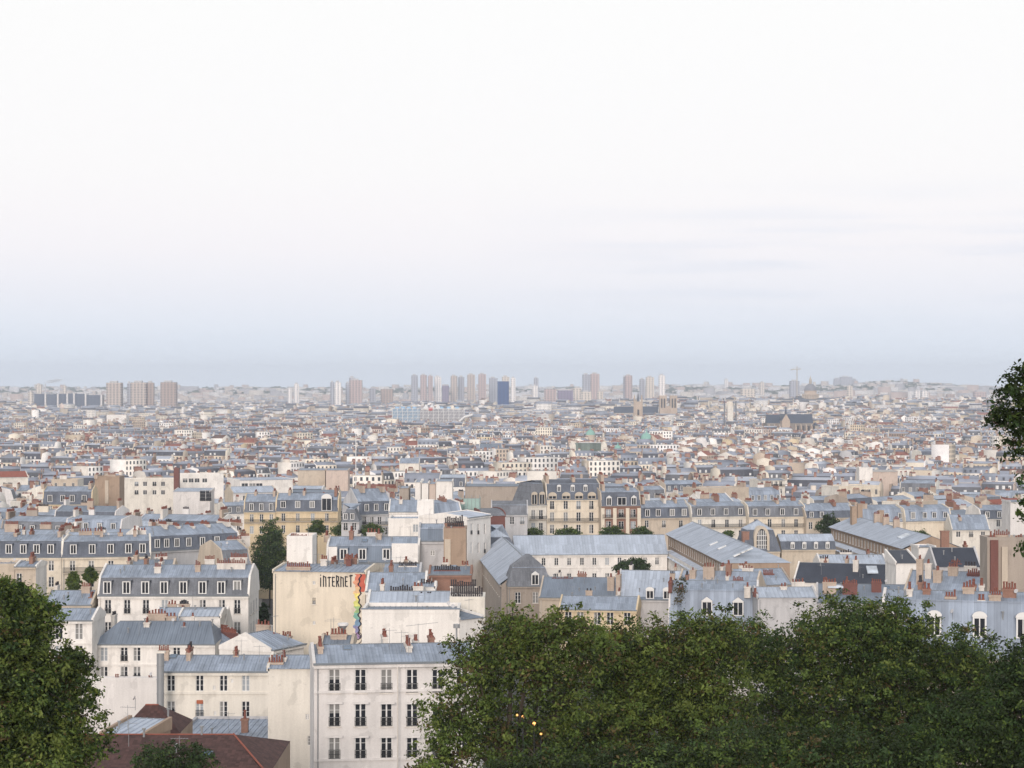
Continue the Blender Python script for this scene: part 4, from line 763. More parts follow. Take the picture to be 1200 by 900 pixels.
bld('apartment_building', 'white block with dark mansard at the right near the hanging leaves', AB, 1080, 1500, 1124, 1510, 533, 527, 14, 'mansard', 529, wall='ivory', sm='slate', **MID)
bld('apartment_building', 'white cube block among the far roofs on the left', AB, 125, 3050, 148, 3050, 486.5, None, 20, 'flat', wall='white', rm='gravel', **MID)
bld('apartment_building', 'small white block just left of the white cube block', AB, 111, 2950, 120, 2950, 491, None, 18, 'flat', wall='white', rm='gravel', **MID)
bld('church', 'church with long dark blue roof and pale stone gable among the left roofs', 'church', 190, 2350, 221, 2350, 511, 502, 18, wall='stone', rm='slate', cornice=False, **MID)
bld('apartment_building', 'cream gable front at the end of the dark blue church roof', 'church', 218, 2335, 228, 2335, 511, 503, 12, hips=(.8, .8), wall='yellow', rm='slate', cornice=False, **MID)
bld('theatre', 'long golden yellow building with pale green copper roof', 'theatre', 303, 2250, 331, 2250, 519, 512, 22, hips=(.6, .6), wall='yellow', rm='green', cornice=False, **MID)
bld('apartment_building', 'two pale cream slabs above the golden yellow building', AB, 333, 3100, 357, 3100, 496, None, 18, 'flat', wall='ivory', rm='gravel', **MID)
bld('apartment_building', 'pale cream long roofline block above the red chimney tower', AB, 177, 1650, 208, 1650, 528, 523, 16, wall='ivory', rm='zinclight', cornice=False, **MID)
DS = bld('department_store', 'store with ribbed dark green roof between two rounded white gables', 'store', 671, 1580, 705, 1580, 531, 519, 22, 'barrel', wall='stone', rm='green', cornice=False, cols=(676, 682, 688, 694, 700), rows=(535,), ww=2.2, wh=2.6, **MID)
DS.roof.data.materials[0] = mat('dark_green_roof', (.13, .16, .14), .7, .2, .4, panel=(2.2, 30, .3))
for px in (668, 704.5):
    a = P(px, 540, 1576); mb = MB(); n = 14
    pr = [(0, 0), (4.4, 0), (4.4, 8)]+[(2.2+2.2*math.cos(math.pi*i/n), 10+4.5*math.sin(math.pi*i/n)) for i in range(n+1)]
    mb.prism([(-0, 0)], 0, 0, W['ivory']) if 0 else None
    k = len(pr); vs = [(x, 0, z) for x, z in pr]+[(x, 3, z) for x, z in pr]; b0 = 0
    mb.v = vs; m_ = mb.mi(W['ivory']); mb.f = [tuple(range(k)), tuple(range(2*k-1, k-1, -1))]+[(i, k+i, k+(i+1) % k, (i+1) % k) for i in range(k)]; mb.m = [m_]*len(mb.f)
    mb.build('rounded_gable', DS.E, (a.x-DS.E.location.x, a.y-DS.E.location.y, a.z-DS.E.location.z))

# ------------------------------------------------------------------ districts: strips of houses along streets, each quarter at its own angle
def districts():
    out = []; cell = 250; seeds = []
    y = 380
    while y < 6900:
        hw_ = .27*y+150; n = int(2*hw_/cell)+1
        for i in range(n): seeds.append((-hw_+(i+rng.random())*2*hw_/n, y+rng.random()*cell*.8))
        y += cell
    sd = np.array(seeds); ang = np.where(rng.random(len(sd)) < .55, rng.uniform(-.5, .5, len(sd)), rng.uniform(.5, 1.45, len(sd))*rng.choice([-1, 1], len(sd)))
    for k, (sx, sy) in enumerate(sd):
        a = ang[k]; c, s_ = math.cos(a), math.sin(a); coarse = sy > 3400
        v = -cell*1.1; flip = 0
        while v < cell*1.1:
            u = -cell*1.1-rng.random()*20; run = 0; Ls = rng.uniform(10, 13)
            while u < cell*1.1:
                wd = rng.uniform(11, 24)*(1.45 if coarse else 1); run += wd
                out.append((sx+c*u-s_*v, sy+s_*u+c*v, a, wd-.3, Ls*(1.2 if coarse else 1), k)); u += wd
                if run > 85: u += rng.uniform(10, 15); run = 0
            v += Ls+(rng.uniform(9, 13) if flip else rng.uniform(11, 17))*(1.25 if coarse else 1); flip ^= 1
    o = np.array(out)
    cx = o[:, 0]+np.cos(o[:, 2])*o[:, 3]/2-np.sin(o[:, 2])*o[:, 4]/2; cyy = o[:, 1]+np.sin(o[:, 2])*o[:, 3]/2+np.cos(o[:, 2])*o[:, 4]/2
    best = np.full(len(o), 1e18); bi = np.zeros(len(o), int)
    for k in range(len(sd)):
        d2 = (cx-sd[k, 0])**2+(cyy-sd[k, 1])**2; m = d2 < best; best[m] = d2[m]; bi[m] = k
    keep = (bi == o[:, 5].astype(int)) & (cyy > 395) & (cyy < 6900) & (np.abs(cx) < .262*cyy+30)
    return o[keep], cx[keep], cyy[keep]
BL, BX, BY = districts()
BPX = BX/BY*F+CX
def sat(p, q):
    for A in (p, q):
        for i in range(len(A)):
            x0, y0 = A[i]; x1, y1 = A[(i+1) % len(A)]; nx, ny = y1-y0, x0-x1
            pa = [nx*x+ny*y for x, y in p]; qa = [nx*x+ny*y for x, y in q]
            if max(pa) <= min(qa)+.3 or max(qa) <= min(pa)+.3: return False
    return True
FC = [(sum(x for x, y in f)/4, sum(y for x, y in f)/4, max(math.hypot(f[0][0]-f[2][0], f[0][1]-f[2][1])/2, 3)) for f in FOOT]
def free(i):
    x, y, a, wd, L = BL[i, :5]; r = math.hypot(wd, L)/2
    px = BPX[i]
    if y < 2600:
        if px > 447 and y < (655 if px > 600 else 640): return False
        if 258 < px < 470 and y < 625: return False
        if px <= 260 and y < 446: return False
        if 280 < px < 345 and y < 640: return False
        if 100 < px < 270 and 640 < y < 885: return False
    c = [rot(a, u, v) for u, v in ((0, 0), (wd, 0), (wd, L), (0, L))]; c = [(x+p, y+q_) for p, q_ in c]
    for (fx, fy, fr), f in zip(FC, FOOT):
        if (fx-BX[i])**2+(fy-BY[i])**2 < (r+fr)**2 and sat(c, f): return False
    return True
PARKS = [(-420, 3500, 330, 130), (-230, 3420, 200, 90), (-760, 3650, 150, 90), (640, 4350, 60, 60), (180, 2360, 45, 35), (-205, 2250, 40, 30), (420, 3050, 120, 40), (300, 3000, 90, 35), (720, 3500, 120, 60), (-90, 3320, 60, 50), (840, 4300, 150, 70)]
inpark = np.zeros(len(BL), bool)
for x, y, rx, ry in PARKS: inpark |= ((BX-x)/rx)**2+((BY-y)/ry)**2 < 1
KEEPOUT = [(380, 2640, 75, 110), (-210, 3060, 150, 60), (390, 2790, 110, 50), (640, 4560, 70, 70), (255, 3720, 90, 60), (199, 3300, 20, 40), (0, 4750, 50, 50)]   # landmarks
for x, y, rx, ry in KEEPOUT: inpark |= ((BX-x)/rx)**2+((BY-y)/ry)**2 < 1
ok = np.array([not inpark[i] and free(i) for i in range(len(BL))])
BL, BX, BY, BPX = BL[ok], BX[ok], BY[ok], BPX[ok]
order = np.argsort(BY); BL, BX, BY, BPX = BL[order], BX[order], BY[order], BPX[order]
nB = len(BL)
WN = ['cream', 'ivory', 'white', 'beige', 'white2', 'taupe', 'stone', 'pink', 'brown', 'yellow', 'grey']
WPR = np.array([.17, .23, .21, .10, .10, .06, .05, .03, .02, .02, .02]); WPR /= WPR.sum()
WCOL = dict(white=(.80, .775, .74), white2=(.74, .72, .71), cream=(.72, .655, .55), ivory=(.74, .70, .64), beige=(.56, .485, .39), yellow=(.64, .53, .36), grey=(.42, .42, .43), brown=(.30, .225, .17), taupe=(.44, .365, .295), stone=(.52, .44, .335), pink=(.58, .47, .41))
bw = rng.choice(len(WN), nB, p=WPR); bpw = rng.choice(len(WN), nB, p=WPR)
bt = rng.choice(4, nB, p=[.55, .30, .07, .08])       # mansard, low gable, flat, tiled
beave = rng.normal(19.5, 2.9, nB)+np.where(rng.random(nB) < .03, rng.uniform(4, 11, nB), 0)
beave += np.where(BY > 4200, rng.uniform(0, 9, nB), 0)
bt[(beave > 27) & (BY < 4200)] = 2
nearleft = (BY < 700) & (BPX < 300); bt = np.where(nearleft & (bt >= 2), rng.integers(0, 2, nB), bt); beave = np.where(nearleft, np.minimum(beave, 21), beave)
bh1 = np.select([bt == 0, bt == 1, bt == 2, bt == 3], [rng.uniform(2.4, 4.2, nB), rng.uniform(.7, 1.3, nB), .03+0*beave, rng.uniform(1.2, 2, nB)])
bi1 = np.select([bt == 0, bt == 1, bt == 2, bt == 3], [rng.uniform(.8, 1.5, nB), BL[:, 4]*.25, BL[:, 4]*.2, BL[:, 4]*.25])
bh2 = np.select([bt == 0, bt == 1, bt == 2, bt == 3], [rng.uniform(.7, 1.5, nB), bh1*1.0, .02+0*beave, bh1*1.0])
low = rng.choice(4, nB, p=[.35, .30, .15, .20]); upr = rng.choice(3, nB, p=[.6, .25, .15])
bz = np.array([float(g(BL[i, 0], BL[i, 1])) for i in range(nB)])

# -- the nearest ones are buildings of their own
ORD = 'first second third fourth fifth sixth seventh eighth ninth tenth eleventh twelfth thirteenth fourteenth fifteenth sixteenth seventeenth eighteenth nineteenth twentieth'.split()
REF = [(-10, 400, 'the mansard row'), (35, 390, 'the mansard row'), (125, 390, 'the mansard row end'), (215, 430, 'the curving slate mansard'), (78, 660, 'the black mansard block'), (125, 700, 'the tall brown chimney walls'), (172, 860, 'the broad white modern block'), (206, 850, 'the red brick chimney'), (235, 790, 'the low white shed'), (305, 600, 'the yellow ochre house pair'),
       (360, 600, 'the large white dormer'), (410, 560, 'the domed corner house'), (440, 575, 'the black mansard roof'), (480, 620, 'the slim white gables'), (520, 620, 'the broad white gable'), (580, 640, 'the brown party wall'), (630, 590, 'the round cornered wing'), (672, 590, 'the ornate cream block'), (728, 590, 'the brick and stone block'),
       (780, 590, 'the two white dormers'), (844, 595, 'the long grey mansard'), (905, 900, 'the cream balcony block'), (930, 595, 'the arched dormer pavilion'), (975, 595, 'the dark street tree'), (1015, 1000, 'the white tower'), (1033, 598, 'the square attic windows'), (1088, 600, 'the cream walled block'), (1138, 590, 'the three little windows'), (1170, 612, 'the two right dormers')]
KNOW = {'cream': 'cream', 'ivory': 'ivory', 'white': 'white', 'beige': 'beige', 'white2': 'off white', 'taupe': 'drab brown', 'stone': 'stone', 'pink': 'pinkish', 'brown': 'dark brown', 'yellow': 'yellow', 'grey': 'grey'}
NT2 = 190
cand = [i for i in range(nB) if -15 < BPX[i] < 1215][:NT2]
t2 = set(cand); used = {}
RN = ['zinc', 'zinc', 'zinclight', 'zincdark']
for i in cand:
    x, y, a, wd, L = BL[i, :5]; ze = bz[i]+beave[i]+1.5
    lowm = R[('slate', 'slategrey', 'zincdark', 'zinc')[low[i]]]; upm = R[('zinc', 'zinclight', 'zincdark')[upr[i]]]
    if bt[i] == 0: prof = [(-.1, 0, lowm), (bi1[i], bh1[i], upm), (L/2, bh1[i]+bh2[i], upm), (L-bi1[i], bh1[i], lowm), (L+.1, 0, lowm)]; rw_ = {'slate': 'slate mansard', 'slategrey': 'grey mansard', 'zincdark': 'dark zinc mansard', 'zinc': 'zinc mansard'}[('slate', 'slategrey', 'zincdark', 'zinc')[low[i]]]
    elif bt[i] == 2: prof = [(0, .02, R['gravel']), (L, .03, R['gravel'])]; rw_ = 'flat gravel'
    else:
        mm = upm if bt[i] == 1 else R['redtile' if low[i] % 2 else 'tile']; prof = [(-.3, 0, mm), (L/2, 2*bh1[i], mm), (L+.3, 0, mm)]; rw_ = {1: ('zinc', 'pale zinc', 'dark zinc')[upr[i]], 3: 'red tiled' if low[i] % 2 else 'brown tiled'}[bt[i]]
    wn = WN[bw[i]]
    E = empty('apartment_building', (x, y, bz[i]))
    wins = []
    n = max(2, int(wd/rnd.uniform(2.5, 3.1)))
    for k in range(n):
        for z in (-3.0, -6.2): wins.append((wd*(k+.5)/n, z, 1.1, 2.0))
    if rnd.random() < .12: wins = []
    dor = [(wd*(k+.5)/n, .4, 1.25, min(1.9, bh1[i]-.6), 'lite' if rnd.random() < .2 else 'box') for k in range(n)] if bt[i] == 0 else []
    Bk = block(E, (x, y, ze), a, wd, L, beave[i]+2.5, prof, W[wn], upm, wins, 'far', party=bt[i] != 2, cornice=bool(wins), dorms=dor, near=False, ribs=False, flat=bt[i] == 2, partym=W[WN[bpw[i]]])
    nchim = 0
    for s_ in (0, 1):
        for q_ in range(rnd.choice([0, 1, 2, 2]) if not nearleft[i] else 2):
            lv = rnd.uniform(1.6, 4); vv = rnd.uniform(2.5, L-2.5); zt = (bh1[i]+bh2[i]) if bt[i] != 2 else .6
            tr = rnd.random() < .2
            chimney(E, (x, y, ze), a, (.35 if s_ == 0 else wd-.35) if not tr else rnd.uniform(2.5, wd-2.5), vv, .6 if not tr else lv*.8, lv if not tr else .7, -.3, zt+rnd.uniform(.5, 1.6), int(lv*2.2), rnd.choice([STACK, STACKW, W['brick'], STACK, W[WN[bpw[i]]]]), POT if rnd.random() < .85 else POTD, sub=False); nchim += 1
    ref = min(REF, key=lambda r: abs(r[0]-BPX[i])+abs(r[1]-BY[i])*.25)
    used.setdefault(ref[2], []).append((abs(ref[0]-BPX[i])+abs(ref[1]-BY[i])*.25, E, ref, BPX[i], BY[i], ('narrow ' if wd < 13.5 else 'wide ' if wd > 20 else '')+KNOW[wn], rw_))
for ph, lst in used.items():
    sub = {}
    for t in sorted(lst, key=lambda t: t[0]):
        ref = t[2]; dx = t[3]-ref[0]
        rel = ('behind' if t[4] > ref[1] else 'in front of') if abs(dx) < 14 else ('left of' if dx < 0 else 'right of')
        sub.setdefault(rel, []).append(t)
    for rel, l2 in sub.items():
        for k, t in enumerate(l2):
            tag(t[1], f"{t[5]} block, {t[6]} roof, {ORD[min(k, 19)]} {rel} {ph}", AB, 'apartment buildings of the middle distance')

# -- everything farther off is one mass of roofs
def city_mass():
    idx = np.array([i for i in range(nB) if i not in t2]); n = len(idx)
    x, y, a, wd, L = (BL[idx, k] for k in range(5)); z0 = bz[idx]; he = beave[idx]+1.5; h1, i1, h2 = bh1[idx], bi1[idx], bh2[idx]
    c, s = np.cos(a), np.sin(a); V = []; Fq = []; Cc = []; Mi = []; UV = []; nv = [0]
    wc = np.array([WCOL[k] for k in WN])[bw[idx]]*rng.uniform(.82, 1.14, (n, 1)); pc = np.array([WCOL[k] for k in WN])[bpw[idx]]*rng.uniform(.72, 1.14, (n, 1))
    lowc = np.array([(.085, .09, .11), (.125, .13, .145), (.175, .19, .23), (.24, .265, .32)])[low[idx]]; upc = np.array([(.26, .285, .345), (.36, .39, .45), (.165, .18, .22)])[upr[idx]]*rng.uniform(.88, 1.22, (n, 1))
    tile = np.where((low[idx] % 2 == 1)[:, None], (.25, .10, .075), (.13, .075, .06)); fl = np.array((.36, .335, .31))
    t = bt[idx]
    lc = np.where((t == 0)[:, None], lowc, np.where((t == 1)[:, None], upc, np.where((t == 2)[:, None], fl, tile))); uc = np.where((t == 3)[:, None], tile, np.where((t == 2)[:, None], fl, upc))
    def add(sel, pts, quads, cols, mi, uvs=None):
        """pts: list of (u,v,w) arrays (w above eave) for buildings sel"""
        m = len(sel); k = len(pts)
        P_ = np.empty((m, k, 3))
        for j, (u, v, w) in enumerate(pts):
            P_[:, j, 0] = x[sel]+c[sel]*u-s[sel]*v; P_[:, j, 1] = y[sel]+s[sel]*u+c[sel]*v; P_[:, j, 2] = z0[sel]+he[sel]+w
        V.append(P_.reshape(-1, 3)); q = np.array(quads); base = nv[0]+np.arange(m)[:, None, None]*k
        Fq.append((base+q[None]).reshape(-1, 4)); nv[0] += m*k
        Cc.append(np.stack([np.broadcast_to(cc, (m, 3)) for cc in cols], 1).reshape(-1, 3)); Mi.append(np.tile(np.array(mi), m))
        U = np.zeros((m, len(quads), 4, 2))
        if uvs:
            for j, uv in uvs.items():
                for kk, (uu, vv) in enumerate(uv): U[:, j, kk, 0] = uu; U[:, j, kk, 1] = vv
        UV.append(U.reshape(-1, 2))
    al = np.arange(n); zr = 0*wd; b = -he-2
    pts = [(zr, zr, b), (wd, zr, b), (wd, L, b), (zr, L, b), (zr, zr, zr), (wd, zr, zr), (wd, L, zr), (zr, L, zr), (zr, i1, h1), (wd, i1, h1), (zr, L/2, h1+h2), (wd, L/2, h1+h2), (zr, L-i1, h1), (wd, L-i1, h1), (zr, L/2, zr), (wd, L/2, zr)]
    quads = [(0, 1, 5, 4), (1, 2, 6, 5), (2, 3, 7, 6), (3, 0, 4, 7), (4, 5, 9, 8), (8, 9, 11, 10), (10, 11, 13, 12), (12, 13, 6, 7), (4, 8, 10, 14), (14, 10, 12, 7), (5, 15, 11, 9), (15, 6, 13, 11)]
    nw = np.maximum(2, np.round(wd/2.7)); blank = rng.random(n) < .13
    uw = np.where(blank, 0.0, nw)
    add(al, pts, quads, [wc, pc, wc, pc, lc, uc, uc, lc, pc, pc, pc, pc], [0, 1, 0, 1, 2, 2, 2, 2, 1, 1, 1, 1], {0: [(zr, b/3.1), (uw, b/3.1), (uw, zr), (zr, zr)], 2: [(zr, b/3.1), (uw, b/3.1), (uw, zr), (zr, zr)]})
    def boxes(sel, u, v, w0, w1, hu, hv, side_c, top_c):
        p = [(u+sx*hu, v+sy*hv, w) for w in (w0, w1) for sx, sy in ((-1, -1), (1, -1), (1, 1), (-1, 1))]
        add(sel, p, [(0, 1, 5, 4), (1, 2, 6, 5), (2, 3, 7, 6), (3, 0, 4, 7), (4, 5, 6, 7)], [side_c]*4+[top_c], [1]*5)
    red = np.array((.225, .10, .082))
    for e in range(4):
        sel = al[(rng.random(n) < (.85, .8, .6, .5)[e]) & (y < (6900, 4200, 3200, 2600)[e])]; m = len(sel)
        if e < 2: u = np.where(e == 0, .35, wd[sel]-.35); hu = np.full(m, .32); hv = rng.uniform(.9, 3.0, m)
        else: u = rng.uniform(.2, .8, m)*wd[sel]; hu = rng.uniform(.4, 1.3, m); hv = rng.uniform(.3, .6, m)
        v = L[sel]*rng.uniform(.25, .75, m); zt = h1[sel]+h2[sel]+rng.uniform(.4, 1.9, m)
        cc = np.where((rng.random(m) < .35)[:, None], np.array((.62, .56, .49)), np.where((rng.random(m) < .4)[:, None], np.array((.34, .20, .155)), np.array((.38, .30, .24))))*rng.uniform(.8, 1.1, (m, 1))
        boxes(sel, u, v, -.4, zt, hu, hv, cc, cc)
        k = rng.random(m) < .8; s2 = sel[k]
        boxes(s2, u[k], v[k], zt[k], zt[k]+.65, np.where(hu[k] < hv[k], .17, hu[k]*.85), np.where(hu[k] < hv[k], hv[k]*.85, .17), red*rng.uniform(.7, 1.25, (k.sum(), 1)), red)
    for f in range(5):     # dormers
        sel = al[(t == 0) & (y < 2600) & (nw > f)]; m = len(sel)
        u = (f+.5)*wd[sel]/np.minimum(nw[sel], 5)
        wh = rng.random((m, 1)) < .55
        p = [(u-.65, zr[sel]+.15, zr[sel]+.3), (u+.65, zr[sel]+.15, zr[sel]+.3), (u+.65, zr[sel]+.15, zr[sel]+2.0), (u-.65, zr[sel]+.15, zr[sel]+2.0), (u-.65, zr[sel]+2.2, zr[sel]+2.1), (u+.65, zr[sel]+2.2, zr[sel]+2.1), (u-.65, zr[sel]+2.2, zr[sel]+.3), (u+.65, zr[sel]+2.2, zr[sel]+.3)]
        add(sel, p, [(0, 1, 2, 3), (3, 2, 5, 4), (0, 3, 4, 6), (1, 7, 5, 2)], [np.where(wh, (.66, .66, .65), (.10, .11, .13)), lc[sel], lc[sel], lc[sel]], [1]*4)
    # outer suburbs: bigger pale blocks scattered over the rising ground
    V = np.concatenate(V); Q = np.concatenate(Fq); Cc = np.concatenate(Cc); Mi = np.concatenate(Mi); UV = np.concatenate(UV)
    ns = 15000; sy = np.where(rng.random(ns) < .55, rng.uniform(6700, 9000, ns), rng.uniform(9000, 12400, ns)); sx = rng.uniform(-.265, .265, ns)*sy; sw = rng.uniform(12, 55, ns)*np.where(rng.random(ns) < .3, 1.7, 1); sl = rng.uniform(10, 16, ns); sh = rng.choice([6, 9, 13, 18, 26, 38], ns, p=[.34, .28, .22, .11, .04, .01]); sa = rng.uniform(-.7, .7, ns); sz = g(sx, sy)
    sw = np.where(sh > 38, sl*1.4, sw)
    pts = np.empty((ns, 8, 3)); cs, ss = np.cos(sa), np.sin(sa)
    for j, (fu, fv, fw) in enumerate(((0, 0, 0), (1, 0, 0), (1, 1, 0), (0, 1, 0), (0, 0, 1), (1, 0, 1), (1, 1, 1), (0, 1, 1))):
        pts[:, j, 0] = sx+cs*sw*fu-ss*sl*fv; pts[:, j, 1] = sy+ss*sw*fu+cs*sl*fv; pts[:, j, 2] = sz-1+(sh+1)*fw
    q = np.array([(0, 1, 5, 4), (1, 2, 6, 5), (2, 3, 7, 6), (3, 0, 4, 7), (4, 5, 6, 7)]); b0 = len(V)
    wcol = np.array([(.78, .76, .74), (.70, .65, .58), (.60, .52, .45), (.58, .46, .40), (.45, .45, .47), (.70, .70, .72)])[rng.integers(0, 6, ns)]; rcol = np.array([(.40, .40, .42), (.28, .32, .38), (.33, .15, .10), (.50, .50, .50)])[rng.integers(0, 4, ns)]
    V = np.concatenate([V, pts.reshape(-1, 3)]); Q = np.concatenate([Q, (b0+np.arange(ns)[:, None, None]*8+q[None]).reshape(-1, 4)])
    Cc = np.concatenate([Cc, np.stack([wcol]*4+[rcol], 1).reshape(-1, 3)]); Mi = np.concatenate([Mi, np.tile([0, 0, 0, 0, 1], ns)])
    u2 = np.zeros((ns, 5, 4, 2)); nn = np.round(sw/3.2); hh = sh/3.0
    for j in range(4):
        for kk, (p_, q_) in enumerate(((0, 0), (1, 0), (1, 1), (0, 1))): u2[:, j, kk, 0] = nn*p_; u2[:, j, kk, 1] = hh*q_
    UV = np.concatenate([UV, u2.reshape(-1, 2)])
    me = bpy.data.meshes.new('distant_buildings'); nq = len(Q)
    me.vertices.add(len(V)); me.vertices.foreach_set('co', V.astype(np.float32).ravel()); me.loops.add(nq*4); me.loops.foreach_set('vertex_index', Q.astype(np.int32).ravel())
    me.polygons.add(nq); me.polygons.foreach_set('loop_start', np.arange(0, nq*4, 4, dtype=np.int32)); me.polygons.foreach_set('loop_total', np.full(nq, 4, np.int32)); me.polygons.foreach_set('material_index', Mi.astype(np.int32))
    at = me.attributes.new('wall_colour', 'FLOAT_COLOR', 'CORNER'); at.data.foreach_set('color', np.repeat(np.concatenate([Cc, np.ones((nq, 1))], 1), 4, 0).astype(np.float32).ravel())
    uvl = me.uv_layers.new(name='UVMap'); uvl.data.foreach_set('uv', UV.astype(np.float32).ravel())
    for nm in ('wall', 'party', 'roof'):
        m = bpy.data.materials.new('distant_'+nm); m.use_nodes = True; tt = m.node_tree; N_ = tt.nodes; l = tt.links; bs = N_['Principled BSDF']; bs.inputs['Roughness'].default_value = .85 if nm != 'roof' else .6; bs.inputs['Specular IOR Level'].default_value = .25
        ac = N_.new('ShaderNodeAttribute'); ac.attribute_name = 'wall_colour'
        nz_ = N_.new('ShaderNodeTexNoise'); nz_.inputs['Scale'].default_value = .35; tcx = N_.new('ShaderNodeTexCoord'); l.new(tcx.outputs['Object'], nz_.inputs[0])
        mr = N_.new('ShaderNodeMapRange'); l.new(nz_.outputs['Fac'], mr.inputs[0]); mr.inputs[3].default_value = .8; mr.inputs[4].default_value = 1.2
        vs = N_.new('ShaderNodeVectorMath'); vs.operation = 'SCALE'; l.new(ac.outputs['Color'], vs.inputs[0]); l.new(mr.outputs[0], vs.inputs['Scale']); outc = vs.outputs[0]
        if nm == 'wall':
            uvn = N_.new('ShaderNodeUVMap'); uvn.uv_map = 'UVMap'; sp = N_.new('ShaderNodeSeparateXYZ'); l.new(uvn.outputs[0], sp.inputs[0])
            def mm(op, a_, b_):
                q1 = N_.new('ShaderNodeMath'); q1.operation = op
                for ii, v_ in enumerate((a_, b_)):
                    if isinstance(v_, (int, float)): q1.inputs[ii].default_value = v_
                    else: l.new(v_, q1.inputs[ii])
                return q1.outputs[0]
            fu = mm('ABSOLUTE', mm('SUBTRACT', mm('FRACT', sp.outputs[0], 0), .5), 0); fv = mm('FRACT', sp.outputs[1], 0)
            wn_ = mm('MULTIPLY', mm('MULTIPLY', mm('LESS_THAN', fu, .21), mm('GREATER_THAN', fu, .0005)), mm('MULTIPLY', mm('GREATER_THAN', fv, .14), mm('LESS_THAN', fv, .74)))
            mx = N_.new('ShaderNodeMix'); mx.data_type = 'RGBA'; l.new(wn_, mx.inputs['Factor']); l.new(outc, mx.inputs[6]); mx.inputs[7].default_value = (.05, .055, .065, 1); outc = mx.outputs[2]
        l.new(outc, bs.inputs['Base Color']); me.materials.append(m)
    me.update(); me.validate()
    tag(put('distant_buildings', me), 'endless mass of distant pale city blocks with grey roofs fading toward the horizon', 'buildings', kind='stuff')
    print('city mass', n, 'buildings', nq, 'quads; named', len(t2))
city_mass()
# ------------------------------------------------------------------ landmarks and towers far off
def tower_mat(name, a, b, fh=6.2, fw=8.5, vert=.52, horiz=.62):
    m = bpy.data.materials.new(name); m.use_nodes = True; t = m.node_tree; n = t.nodes; l = t.links; bs = n['Principled BSDF']; bs.inputs['Roughness'].default_value = .7
    tc = n.new('ShaderNodeTexCoord'); sp = n.new('ShaderNodeSeparateXYZ'); l.new(tc.outputs['Object'], sp.inputs[0])
    def mm(op, x, y):
        q = n.new('ShaderNodeMath'); q.operation = op
        for i, v in enumerate((x, y)):
            if isinstance(v, (int, float)): q.inputs[i].default_value = v
            else: l.new(v, q.inputs[i])
        return q.outputs[0]
    xy = mm('ADD', sp.outputs[0], sp.outputs[1])
    k = mm('MULTIPLY', mm('LESS_THAN', mm('FRACT', mm('DIVIDE', xy, fw), 0), vert), mm('LESS_THAN', mm('FRACT', mm('DIVIDE', sp.outputs[2], fh), 0), horiz))
    mx = n.new('ShaderNodeMix'); mx.data_type = 'RGBA'; l.new(k, mx.inputs['Factor']); mx.inputs[6].default_value = (*a, 1); mx.inputs[7].default_value = (*b, 1); l.new(mx.outputs[2], bs.inputs['Base Color']); return m
TM = dict(ministry=tower_mat('ministry_glass', (.05, .07, .115), (.08, .10, .14), vert=.4, horiz=.6), beige=tower_mat('beige_tower', (.47, .40, .345), (.15, .14, .15)), pink=tower_mat('pink_tower', (.46, .36, .335), (.16, .14, .16)), white=tower_mat('white_tower', (.78, .75, .72), (.25, .26, .30), vert=.4), grey=tower_mat('grey_tower', (.36, .38, .43), (.14, .15, .19)),
          cream=tower_mat('cream_tower', (.62, .56, .48), (.22, .21, .21)), dark=tower_mat('dark_blue_tower', (.006, .040, .15), (.012, .065, .20), vert=.3, horiz=.9), violet=tower_mat('violet_slab', (.20, .17, .26), (.10, .09, .15)), brown=tower_mat('brown_slab', (.36, .28, .24), (.15, .13, .13)))
def tower(label, px0, px1, top, d, m, name='tower_block', cat='tower', dep=None, rz=0.0, cap=True, group=None, base=None):
    a, c = P(px0, top, d), P(px1, top, d); w = c.x-a.x; gz = float(g((a.x+c.x)/2, d))-2 if base is None else base; E = empty(name, (a.x, d, gz)); tag(E, label, cat, group)
    dep = dep or max(12, w*.7); h = a.z-gz
    mb = MB(); mb.box(0, w, 0, dep, 0, h, TM[m] if isinstance(m, str) else m); mb.build('shaft', E, (0, 0, 0), rz)
    if cap: mb = MB(); mb.box(w*.2, w*.7, dep*.2, dep*.8, h, h+4.5, W['grey']); mb.build('plant_room', E, (0, 0, 0), rz)
    return E
